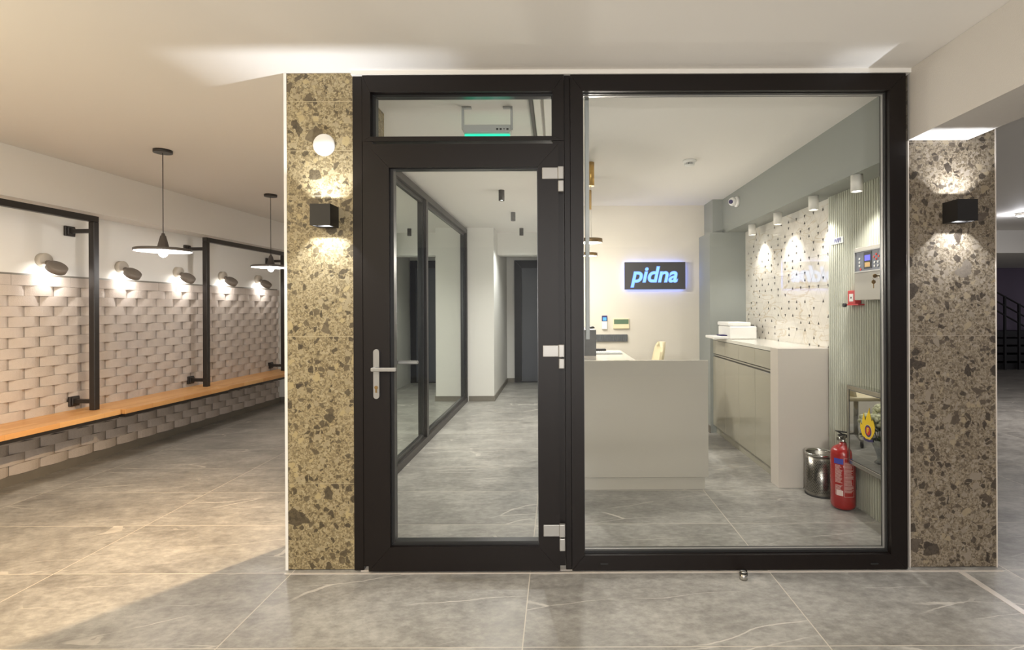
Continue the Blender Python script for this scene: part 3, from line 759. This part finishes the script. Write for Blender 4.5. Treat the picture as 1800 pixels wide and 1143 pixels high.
# lit sign
SY = 6.06
x0, z1 = P(1098, 461, SY); x1_, z0 = P(1205, 508.5, SY)
t = thing('lit_sign', 'charcoal box sign with lit blue lettering on cream back wall', 'sign', ((x0+x1_)/2, YB, z0))
MB().box(x0, x1_, SY, YB-.034, z0, z1, .002).build('sign_box', M['signface'], t)
MB().box(x0+.012, x1_-.012, YB-.0335, YB-.0005, z0+.012, z1-.012).build('backlight', emat('lit_blue_backlight', (.2, .3, 1, 1), 5), t)
cxs, czs = P(1151, 485, SY)
for (nm, off, yo, m_) in (('lettering_edge', .0085, .0012, M['e_halo']), ('lettering', .0045, .0022, M['e_letter'])):
    text_mesh('pidna', .245, Matrix.Translation((cxs-.008, SY-yo, czs+.006)) @ FACE_Y, m_, nm, t, extrude=.001, shear=.22, offset=off, width=.98)
# chair behind the desk, seen above the panel
def shell_chair(x, y, label):
    t = thing('desk_chair', label, 'chair', (x, y, 0))
    bk = MB(); bm = bk.bm; nU, nV = 10, 12; rows = [[], []]
    for side_ in (0, 1):
        for j in range(nV+1):
            v = j/nV; row = []
            for i in range(nU+1):
                u = i/nU*2-1
                wd = .20*(1-.35*max(0, v-.55)**1.2*2)
                wd *= math.sqrt(max(.02, 1-max(0, (v-.82)/.19)**2))
                px_ = x + .17 + .075*v + .0*u - .07*(u*u)*(1-.3*v) + (.022 if side_ else 0)
                row.append(bm.verts.new((px_, y + u*wd, .47 + v*.525)))
            rows[side_].append(row)
    for side_ in (0, 1):
        for j in range(nV):
            for i in range(nU):
                q = (rows[side_][j][i], rows[side_][j][i+1], rows[side_][j+1][i+1], rows[side_][j+1][i]); f = bm.faces.new(q); f.smooth = True
    per = [(0, i) for i in range(nU+1)] + [(j, nU) for j in range(1, nV+1)] + [(nV, i) for i in range(nU-1, -1, -1)] + [(j, 0) for j in range(nV-1, 0, -1)]
    for k_ in range(len(per)):
        a, b2 = per[k_], per[(k_+1) % len(per)]
        bm.faces.new((rows[0][a[0]][a[1]], rows[0][b2[0]][b2[1]], rows[1][b2[0]][b2[1]], rows[1][a[0]][a[1]]))
    bk.build('backrest', M['cream_shell'], t)
    MB().box(x-.22, x+.19, y-.21, y+.21, .43, .475, .018, seg=3).build('seat', M['cream_shell'], t)
    MB().cyl((x, y, .09), .022, .34).build('column', M['steel'], t)
    for k_ in range(5):
        a = 2*PI*k_/5
        leg = MB().prism([(x+.02*math.cos(a+1.57), y+.02*math.sin(a+1.57), .075), (x-.02*math.cos(a+1.57), y-.02*math.sin(a+1.57), .075), (x+.26*math.cos(a)-.012*math.cos(a+1.57), y+.26*math.sin(a)-.012*math.sin(a+1.57), .055), (x+.26*math.cos(a)+.012*math.cos(a+1.57), y+.26*math.sin(a)+.012*math.sin(a+1.57), .055)], (0, 0, .022)).build('leg', M['steel'], t)
        MB().cyl((x+.25*math.cos(a)-.01*math.cos(a+1.57), y+.25*math.sin(a)-.01*math.sin(a+1.57), .028), .028, .02, (math.cos(a+1.57), math.sin(a+1.57), 0), 20).build('caster', M['blk'], leg)
shell_chair(.80, 5.30, 'cream shell desk chair, only the back shows above the desk')
# pendants over the desk
def disc_pendant(x, y, zd, r, label):
    t = thing('disc_pendant', label, 'pendant lamp', (x, y, zd), 'brass disc pendants over the reception desk')
    MB().cyl((x+.006, y, ZI-.19), .029, .189, n=32).build('canopy', M['gold'], t)
    MB().tube([(x-.010, y, ZI-.19), (x-.010, y, zd+.016)], .0012, 6).tube([(x+.008, y, ZI-.19), (x+.008, y, zd+.016)], .0012, 6).build('suspension_wire', M['steel'], t)
    MB().lathe([(0, .016), (r, .016), (r, -.016), (r-.006, -.016), (r-.007, .004), (0, .004)], (x, y, zd), n=56).build('ring', M['goldrim'], t)
    MB().lathe([(0, .003), (r-.007, .003), (r-.007, -.013), (0, -.013)], (x, y, zd), n=48).build('diffuser', M['e_warm'], t)
    MB().cyl((x, y, zd+.016), .005, .014, n=12).build('stem', M['steel'], t)
    lamp('POINT', (x, y, zd-.06), 18, (1, .94, .84), .06)
disc_pendant(.265, 4.31, 1.869, .098, 'upper looking lit brass disc pendant beside the dark window mullion')
disc_pendant(.308, 5.33, 1.862, .092, 'lower looking lit brass disc pendant, farther back near the mullion')
# smoke detector
x, _ = P(1212, 283, 4.26)
t = thing('smoke_detector', 'white round smoke detector on the reception ceiling', 'smoke detector', (x, 4.26, ZI))
MB().lathe([(0, 0), (.052, 0), (.052, -.014), (.044, -.020), (.040, -.022)], (x, 4.26, ZI-.0005)).lathe([(.038, -.038), (.034, -.044), (0, -.046)], (x, 4.26, ZI-.0005)).build('housing', M['whiteplastic'], t)
v = MB().lathe([(.030, -.020), (.030, -.040)], (x, 4.26, ZI-.0005))
for k in range(20):
    a = 2*PI*k/20; v.mi = 1; v.box(-.0025, .0025, .034, .040, -.0402, -.0205, M=Matrix.Translation((x, 4.26, ZI)) @ Matrix.Rotation(a, 4, 'Z'))
v.build('vent_ring', [M['blk'], M['whiteplastic']], t)
# cctv camera on the beam face
x = 1.79; y = (x)*F_PX/(1293-VX+5); z = P(1293, 355, y)[1]
t = thing('security_camera', 'white dome security camera on the sage beam', 'camera', (x, y, z))
MB().lathe([(0, 0), (.052, 0), (.052, .022), (.046, .028), (0, .028)], (x, y, z), (-1, 0, 0)).build('mount', M['whiteplastic'], t)
MB().sphere((x-.055, y-.01, z), .042).build('ball', M['whiteplastic'], t)
MB().cyl((x-.080, y-.035, z-.006), .020, .012, (-.6, -.8, -.1)).build('lens', M['navy'], t)
# white cylinder downlights under the beam
g = 'white cylinder downlights under the sage beam'
for (px, py, lb) in ((1506, 308, 'white cylinder downlight nearest, over the fluted panel'), (1430, 345, 'white cylinder downlight second from the window, beside the fluted panel'),
                     (1367, 374, 'white cylinder downlight third from the window, over the white tiles'), (1322, 395, 'white cylinder downlight farthest back beside the sage pier')):
    Y = (2.13-CH)*F_PX/(VY - py - .0044*(px-VX)); x, _ = P(px, py, Y)
    downlight(x, Y, 2.13, .034, .10, M['cylwhite'], lb, g, 10, (1, .97, .92), 120)
# reception cabinets
CX = 1.65; ztop = 1.022; ys = [5.70, 5.29, 4.89, 4.49, 4.085]
for k in range(4):
    ya, yb_ = ys[k+1]+.0005, ys[k]-.0005
    lbl = ['cabinet unit farthest back under the printer', 'second cabinet unit from the back wall', 'third cabinet unit from the back wall', 'cabinet unit touching the white end panel of the worktop'][k]
    c = thing('base_cabinet', 'glossy taupe ' + lbl, 'cabinet', ((CX+2)/2, (ya+yb_)/2, 0), 'taupe base cabinets along the tiled wall')
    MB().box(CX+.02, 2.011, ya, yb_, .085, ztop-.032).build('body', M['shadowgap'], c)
    MB().box(CX+.035, 1.99, ya, yb_, 0, .084).build('plinth', M['cab'], c)
    MB().box(CX, CX+.019, ya+.001, yb_-.001, .848, ztop-.036, .0015).build('drawer', M['cab'], c)
    MB().box(CX, CX+.019, ya+.001, yb_-.001, .088, .815, .0015).build('door', M['cab'], c)
    MB().box(CX+.012, CX+.0195, ya, yb_, .826, .838).build('grip_rail', M['cab'], c)
wt = thing('worktop', 'pale quartz worktop over the cabinets with a white waterfall end panel', 'worktop', (1.82, 4.9, 0))
MB().box(CX-.008, 2.011, 4.086, 5.699, ztop-.031, ztop, .0015).build('slab', M['topq'], wt)
MB().box(P(1368, 700, 3.94)[0], 1.998, 3.942, 4.0845, 0, ztop+.003, .0015).build('end_panel', M['panel'], wt)
# printer
pr = thing('printer', 'white multifunction printer on the back end of the worktop', 'printer', (1.72, 5.35, ztop))
MB().box(1.665, 1.925, 5.18, 5.56, ztop+.001, ztop+.125, .012, seg=3).build('body', M['whiteplastic'], pr)
MB().box(1.655, 1.875, 5.20, 5.56, ztop+.127, ztop+.165, .010, seg=3).build('scanner_lid', M['whiteplastic'], pr)
MB().box(1.52, 1.70, 5.22, 5.52, ztop+.001, ztop+.028, .006, seg=2).build('paper_tray', M['whiteplastic'], pr)
MB().box(1.60, 1.664, 5.26, 5.40, ztop+.029, ztop+.040, .003).build('control_panel', M['navy'], pr)
MB().box(1.885, 1.945, 5.30, 5.55, ztop+.127, ztop+.135, .003).build('rear_tray', M['blk'], pr)
# trash can
t = thing('waste_bin', 'round perforated steel waste bin beside the red extinguisher', 'waste bin', (1.865, 3.815, 0))
def perf_mat():
    m = mat('perforated_steel', rgb(150, 146, 138), .25, metal=1); nt = m.node_tree; b = nt.nodes['Principled BSDF']
    tc = N(nt, 'ShaderNodeTexCoord'); sp = N(nt, 'ShaderNodeSeparateXYZ'); nt.links.new(tc.outputs['Object'], sp.inputs[0])
    ang = mth(nt, 'MULTIPLY', mth(nt, 'ARCTAN2', sp.outputs[1], sp.outputs[0]), 9.0)
    zz_ = mth(nt, 'MULTIPLY', sp.outputs[2], 100.0)
    row = mth(nt, 'MULTIPLY', mth(nt, 'MODULO', mth(nt, 'FLOOR', zz_), 2.0), .5)
    fa = mth(nt, 'SUBTRACT', mth(nt, 'FRACT', mth(nt, 'ADD', ang, row)), .5); fz = mth(nt, 'SUBTRACT', mth(nt, 'FRACT', zz_), .5)
    d = mth(nt, 'SQRT', mth(nt, 'ADD', mth(nt, 'MULTIPLY', fa, fa), mth(nt, 'MULTIPLY', fz, fz)))
    hole = mth(nt, 'MULTIPLY', mth(nt, 'LESS_THAN', d, .33), mth(nt, 'MULTIPLY', mth(nt, 'GREATER_THAN', sp.outputs[2], .03), mth(nt, 'LESS_THAN', sp.outputs[2], .262)))
    nt.links.new(mix(nt, hole, rgb(150, 146, 138), rgb(30, 28, 26)), b.inputs['Base Color']); return m
MB().lathe([(0, .004), (.098, .004), (.100, .008), (.100, .285), (.097, .285), (.097, .01), (0, .01)], (1.865, 3.815, 0), n=56).build('drum', perf_mat(), t)
MB().lathe([(.097, .284), (.104, .284), (.104, .300), (.097, .300), (.097, .284)], (1.865, 3.815, 0), n=56).build('rim', M['steel'], t)
MB().lathe([(0, 0), (.102, 0), (.103, .010), (.098, .012), (0, .0)], (1.865, 3.815, 0), n=56).build('base_ring', M['blk'], t)
# extinguisher
ex, ey2, er = 1.885, 3.55, .077
t = thing('fire_extinguisher', 'red fire extinguisher standing on the floor by the fluted wall', 'fire extinguisher', (ex, ey2, 0))
MB().lathe([(0, .004), (.058, .004), (.070, .012), (er, .030), (er, .360), (.072, .385), (.056, .405), (.030, .418), (.022, .424), (.022, .432), (0, .432)], (ex, ey2, 0), n=56).build('cylinder', M['red'], t)
MB().lathe([(.048, 0), (.054, 0), (.060, .01), (.05, .012)], (ex, ey2, 0)).build('foot_ring', M['blk'], t)
MB().cyl((ex, ey2, .432), .020, .022).build('collar', M['steel'], t)
MB().cyl((ex, ey2, .4545), .014, .02).box(ex-.014, ex+.014, ey2-.016, ey2+.016, .462, .480, .002).cyl((ex-.014, ey2, .458), .012, .022, (-1, -.2, 0)).build('valve', M['steel'], t)
hnd = MB()
hnd.prism([(ex-.03, ey2-.011, .476), (ex+.012, ey2-.011, .481), (ex+.075, ey2-.011, .462), (ex+.075, ey2-.011, .467), (ex+.012, ey2-.011, .488), (ex-.03, ey2-.011, .484)], (0, .022, 0))
hnd.prism([(ex-.045, ey2-.011, .505), (ex+.055, ey2-.011, .492), (ex+.06, ey2-.011, .497), (ex-.045, ey2-.011, .512)], (0, .022, 0))
hnd.prism([(ex-.01, ey2-.011, .484), (ex+.004, ey2-.011, .484), (ex-.03, ey2-.011, .508), (ex-.04, ey2-.011, .508)], (0, .022, 0))
hnd.build('squeeze_handle', M['blk'], t)
MB().tube([(ex+.014, ey2, .468), (ex+.04, ey2+.0, .472), (ex+.068, ey2+.02, .44), (ex+.083, ey2+.02, .38), (ex+.086, ey2+.01, .2), (ex+.084, ey2, .12)], .0065).build('hose', M['blk'], t)
def on_can(a0, a1, z0, z1, m, nm, rr=.0006, n=10):
    mb = MB(); pts = []
    for k in range(n+1):
        a = R(a0+(a1-a0)*k/n); pts.append((a, ex+(er+rr)*math.cos(a), ey2+(er+rr)*math.sin(a)))
    for k in range(n): mb.quad((pts[k][1], pts[k][2], z0), (pts[k+1][1], pts[k+1][2], z0), (pts[k+1][1], pts[k+1][2], z1), (pts[k][1], pts[k][2], z1))
    return mb, pts
def canbar(mb, a0, a1, z0, z1, rr):
    n = 6
    for k in range(n):
        a, b2 = R(a0+(a1-a0)*k/n), R(a0+(a1-a0)*(k+1)/n); q = er+rr
        mb.quad((ex+q*math.cos(a), ey2+q*math.sin(a), z0), (ex+q*math.cos(b2), ey2+q*math.sin(b2), z0), (ex+q*math.cos(b2), ey2+q*math.sin(b2), z1), (ex+q*math.cos(a), ey2+q*math.sin(a), z1))
lb = MB(); canbar(lb, 200, 243, .305, .340, .0012)
lb.build('blue_band', M['blue'], t)
lb = MB(); canbar(lb, 213, 242, .10, .135, .0012)
lb.build('white_patch', M['labelw'], t)
lb = MB(); rz_ = random.Random(3)
z = .296
while z > .10:
    if not (.17 < z < .18): 
        canbar(lb, 206, 206+rz_.uniform(20, 34), z, z+.0022, .0010)
    canbar(lb, 249, 249+rz_.uniform(30, 42), z+.02, z+.0220, .0010)
    z -= .0062
for a0, a1, z0, z1 in ((247, 247.8, .095, .345), (293, 293.8, .095, .345), (247, 293.8, .095, .0965), (247, 293.8, .3435, .345)): canbar(lb, a0, a1, z0, z1, .0010)
lb.build('printed_label', M['labelw'], t)
# fire hose cabinet of polished steel with sticker
fx = 1.868; fy0, fy1 = 2.93, 3.468; fz0, fz1 = .328, .820
t = thing('hose_cabinet', 'polished steel hose cabinet low on the fluted wall, flame sticker on door', 'cabinet', (1.98, 3.2, fz0))
MB().box(fx+.02, 1.979, fy0, fy1, fz0, fz1, .003).build('body', M['steel'], t)
rim = MB()
w_ = .022
rim.box(fx+.002, fx+.0195, fy0-.006, fy1+.006, fz0-.006, fz0+w_, .003).box(fx+.002, fx+.0195, fy0-.006, fy1+.006, fz1-w_, fz1+.006, .003).box(fx+.002, fx+.0195, fy1-w_, fy1+.006, fz0+w_, fz1-w_, .003).box(fx+.002, fx+.0195, fy0-.006, fy0+w_, fz0+w_, fz1-w_, .003)
rim.build('rim', mat('brushed_rim', rgb(170, 168, 162), .22, metal=1), t)
dp = MB().box(fx+.004, fx+.0195, fy0+w_+.002, fy1-w_-.002, fz0+w_+.002, fz1-w_-.002, .002).build('door', mat('mirror_steel', rgb(178, 180, 180), .02, metal=1), t)
def yz(px, py, X=None):
    X = X or fx
    Y = X*F_PX/(px-VX); return (Y, P(px, py, Y)[1])
fl = MB(); prof = [(1519, 772), (1514, 765), (1510, 750), (1511, 742), (1513.5, 748), (1514, 738), (1516.5, 726), (1518.5, 737), (1519.5, 740), (1521, 733), (1524.5, 724), (1526.5, 717), (1527, 726), (1529, 735), (1530.5, 742), (1532, 738), (1534.5, 745), (1536, 752), (1535.5, 760), (1532, 768), (1527, 774)]
fl.prism([(fx+.0035, *yz(*p)) for p in prof], (-.001, 0, 0)); fl.build('flame_sticker', M['yellow'], dp)
def disc(px, py, ry, rz2, m, nm, off, n=28):
    c = yz(px, py); mb = MB()
    mb.prism([(fx+.0025-off, c[0]+ry*math.cos(2*PI*k/n), c[1]+rz2*math.sin(2*PI*k/n)) for k in range(n)], (-.0006, 0, 0)); mb.build(nm, m, dp)
disc(1524.5, 758, .036, .038, M['labelw'], 'sticker_ring', 0)
disc(1524.5, 758, .033, .035, M['navy'], 'sticker_band', .0007)
disc(1524.5, 758, .024, .026, M['redprint'], 'sticker_disc', .0014)
cf = yz(1524.5, 758)
text_mesh('F', .045, Matrix.Translation((fx-.0005, cf[0], cf[1])) @ FACE_X, M['yellow'], 'sticker_letter', dp, extrude=.0005, offset=.002)
MB().prism([(fx+.0024, *yz(*p)) for p in ((1516.5, 767), (1520, 771), (1526, 773), (1533, 774), (1533, 778), (1526, 777.5), (1519, 775), (1516.5, 772))], (-.001, 0, 0)).build('sticker_ribbon', M['navy'], dp)
ly, lz_ = yz(1556, 766)
MB().box(fx+.001, fx+.0045, ly-.035, ly+.035, lz_-.045, lz_+.045).build('lock_recess', M['blk'], dp)
# flowers in a glass vase behind the desk end (the steel door mirrors them)
vx, vy = 1.0, 4.56
t = thing('flower_vase', 'cream hydrangeas in a glass vase, mirrored in the steel cabinet door', 'flowers', (vx, vy, 0))
MB().lathe([(0, .006), (.05, .006), (.03, .03), (.028, .06), (.05, .12), (.08, .20), (.075, .20), (.046, .12), (.024, .06), (0, .05)], (vx, vy, 0), n=32).build('vase', mat('cut_glass', rgb(215, 220, 222), .08, metal=.7), t)
rnd = random.Random(11)
for k in range(9):
    a = 2*PI*k/8.0; rr = 0.0 if k == 8 else .11; c = Vector((vx+rr*math.cos(a), vy+rr*math.sin(a), .34+(.10 if k == 8 else rnd.uniform(-.03, .05))))
    MB().tube([(vx, vy, .10), tuple((Vector((vx, vy, .22))+c)/2), tuple(c)], .004, 6).build('stem', M['leaf'], t)
    fb = MB()
    for q in range(34):
        d = Vector((rnd.gauss(0, 1), rnd.gauss(0, 1), rnd.gauss(0, 1))).normalized()
        if d.z < -.6: d.z *= -1
        fb.sphere(c+d*.05, .018, (1, 1, .9), 8)
    fb.build('flower_head', M['petal'], t)
lfm = MB()
for k in range(22):
    a = rnd.uniform(0, 2*PI); d = Vector((math.cos(a), math.sin(a), rnd.uniform(-.2, .6))).normalized(); p = Vector((vx, vy, .24))+d*.05
    sd = d.cross(Vector((0, 0, 1))).normalized()*.028
    lfm.quad(p, p+d*.06+sd, p+d*.13+Vector((0, 0, -.02)), p+d*.06-sd)
lfm.build('foliage', M['leaf'], t)
# fire alarm panel
px_ = 1.905
ya, za = yz(1502, 437, px_); yb_, _ = yz(1560.5, 500, px_); zlo = yz(1502, 528, px_)[1]
t = thing('fire_alarm_panel', 'beige fire alarm control panel with blue screen on the fluted wall', 'alarm panel', (1.98, (ya+yb_)/2, zlo))
MB().box(px_, 1.979, yb_, ya, zlo, za, .003).build('case', M['panelbox'], t)
def pq(X, p0, p1):   # rectangle in the X plane from two photo corners
    a = yz(*p0, X); b = yz(*p1, X); return min(a[0], b[0]), max(a[0], b[0]), min(a[1], b[1]), max(a[1], b[1])
a = pq(px_, (1504.5, 443), (1554, 482))
Yn, Yf = a[0], a[1]; zl_, zh_ = zlo + (za-zlo)*.52, za-.022
bez = MB().box(px_-.010, px_, Yn, Yf, zl_, zl_+.008).box(px_-.010, px_, Yn, Yf, zh_-.008, zh_).box(px_-.010, px_, Yn, Yn+.008, zl_+.008, zh_-.008).box(px_-.010, px_, Yf-.008, Yf, zl_+.008, zh_-.008)
bez.build('bezel', M['alu'], t)
fc = MB().box(px_-.004, px_-.0002, Yn+.0085, Yf-.0085, zl_+.0085, zh_-.0085).build('control_face', M['panelface'], t)
wY = Yf-Yn; ym = Yn+wY*.53
MB().box(px_-.006, px_-.0041, ym-wY*.15, ym+wY*.13, zl_+.02, zh_-.015).build('screen_mask', M['blk'], t)
MB().box(px_-.0075, px_-.0061, ym-wY*.10, ym+wY*.09, zl_+(zh_-zl_)*.50, zh_-.035).build('screen', M['e_lcd'], t)
MB().box(px_-.0075, px_-.0061, ym-wY*.10, ym+wY*.09, zl_+.03, zl_+(zh_-zl_)*.42).build('lower_screen', M['goldrim'], t)
for (fy_, fz_, m_) in ((.22, .72, 'redprint'), (.30, .62, 'redprint'), (.14, .62, 'redprint'), (.22, .52, 'redprint'), (.28, .38, 'whiteplastic'), (.16, .38, 'whiteplastic'), (.28, .22, 'whiteplastic'), (.16, .22, 'whiteplastic'), (.82, .62, 'whiteplastic'), (.82, .46, 'whiteplastic'), (.82, .30, 'whiteplastic'), (.78, .14, 'redprint')):
    MB().cyl((px_-.0042, Yn+wY*fy_, zl_+(zh_-zl_)*fz_), .007, .003, (-1, 0, 0), 16).build('button', M[m_], t)
ky, kz = Yn+.03, zlo+(za-zlo)*.42
lk = MB().cyl((px_-.0005, ky, kz), .010, .012, (-1, 0, 0), 20).build('lock', M['steel'], t)
MB().box(px_-.030, px_-.0125, ky-.002, ky+.002, kz-.004, kz+.004).lathe([(0, -.002), (.012, -.002), (.012, .002), (0, .002)], (px_-.034, ky+.002, kz), (0, 1, 0), n=20).cyl((px_-.036, ky+.01, kz-.035), .012, .003, (0, 1, 0), 20).box(px_-.038, px_-.034, ky+.010, ky+.013, kz-.072, kz-.045).tube([(px_-.034, ky+.006, kz), (px_-.040, ky+.011, kz-.012), (px_-.036, ky+.0115, kz-.025)], .001, 6).build('key', M['goldrim'], lk)
# manual call point
cy, cz0 = yz(1497, 536, 1.94); cz1 = yz(1497, 511, 1.94)[1]
t = thing('manual_call_point', 'red manual call point left of the fire alarm panel', 'call point', (1.98, cy, cz0))
MB().box(1.938, 1.9785, cy-.045, cy+.045, cz0+.006, cz1, .004, seg=2).build('box', M['redplastic'], t)
MB().box(1.9365, 1.938, cy-.024, cy+.024, cz0+.022, cz1-.022, .0005).build('press_plate', M['whiteplastic'], t)
MB().cyl((1.9366, cy, (cz0+cz1)/2), .007, .001, (-1, 0, 0), 16).build('target_dot', M['blk'], t)
MB().box(1.935, 1.979, cy-.085, cy+.06, cz0-.004, cz0+.0055, .002).build('shelf', M['redplastic'], t)
MB().cyl((1.935, cy+.06, cz0-.002), .013, .018, (-1, 0, 0), 20).build('knob', M['blk'], t)
# WiFi plate
ya, za = yz(1462, 418, 1.975); yb_, zb2 = yz(1483, 429, 1.975)
cwz = yz(1472, 423.5, 1.975)
t = thing('wifi_sign', 'small grey plate reading WIFI on the fluted wall', 'sign', (1.98, cwz[0], cwz[1]))
MB().box(1.974, 1.9795, yb_, ya, cwz[1]-.022, cwz[1]+.022, .001).build('plate', M['greyplastic'], t)
text_mesh('WIFi', .042, Matrix.Translation((1.9735, (ya+yb_)/2-.004, cwz[1])) @ FACE_X, M['navy'], 'lettering', t, extrude=.0004, offset=.001, width=1.15)

# ------------------------------------------------------------------ far hall at the right
struct('ceiling_bulkhead_far', MB().box(2.6, 14, 8.42, 11.7, 2.17, ZC-.001), M['white'])
struct('wall_far', MB().box(2.0, 14, 12.4, 12.6, 0, ZC), M['purple'])
struct('wall_outer_right', MB().box(2.201, 2.30, 3.21, 12.4, 0, ZC-.001), M['sage'])
def far_x(px, Y): return P(px, 560, Y)[0]
t = thing('platform_stairs', 'dark stairs with black railing far back, right of the terrazzo column', 'stairs', (10, 11.6, 0))
st = MB()
for k in range(5): st.box(8.2, 12.6, 11.35+.14*k, 12.3, .0+.165*k, .13+.165*k)
st.build('steps', M['stairdark'], t)
rl = MB()
Yr = 11.3
for (pa, pb) in (((1735, 505), (1830, 556)), ((1735, 521), (1830, 572)), ((1735, 537), (1830, 590))):
    a = P(*pa, Yr); b2 = P(*pb, Yr); rl.tube([(a[0], Yr, a[1]), (b2[0], Yr, b2[1])], .018, 8)
rl.build('rail', M['stairdark'], t)
for (px, py) in ((1766, 520), (1791, 534), (1816, 548)):
    a = P(px, py, Yr); MB().box(a[0]-.02, a[0]+.02, Yr-.02, Yr+.02, 0, a[1]).build('railing_post', M['stairdark'], t)
lx_, _ = P(1797, 378, 6.9)
t = thing('round_ceiling_lamp', 'small lit round ceiling lamp at the far right edge', 'ceiling lamp', (lx_, 6.9, ZC))
MB().lathe([(0, 0), (.07, 0), (.07, -.03), (.06, -.035), (0, -.035)], (lx_, 6.9, ZC-.0005)).build('housing', M['cylwhite'], t)
MB().lathe([(0, -.0355), (.055, -.0355), (.05, -.042), (0, -.045)], (lx_, 6.9, ZC-.0005)).build('diffuser', M['e_spot'], t)
lamp('POINT', (lx_, 6.9, ZC-.09), 6, (.95, .95, 1), .04)

for o in bpy.data.objects:
    if '_p' in o: del o['_p']
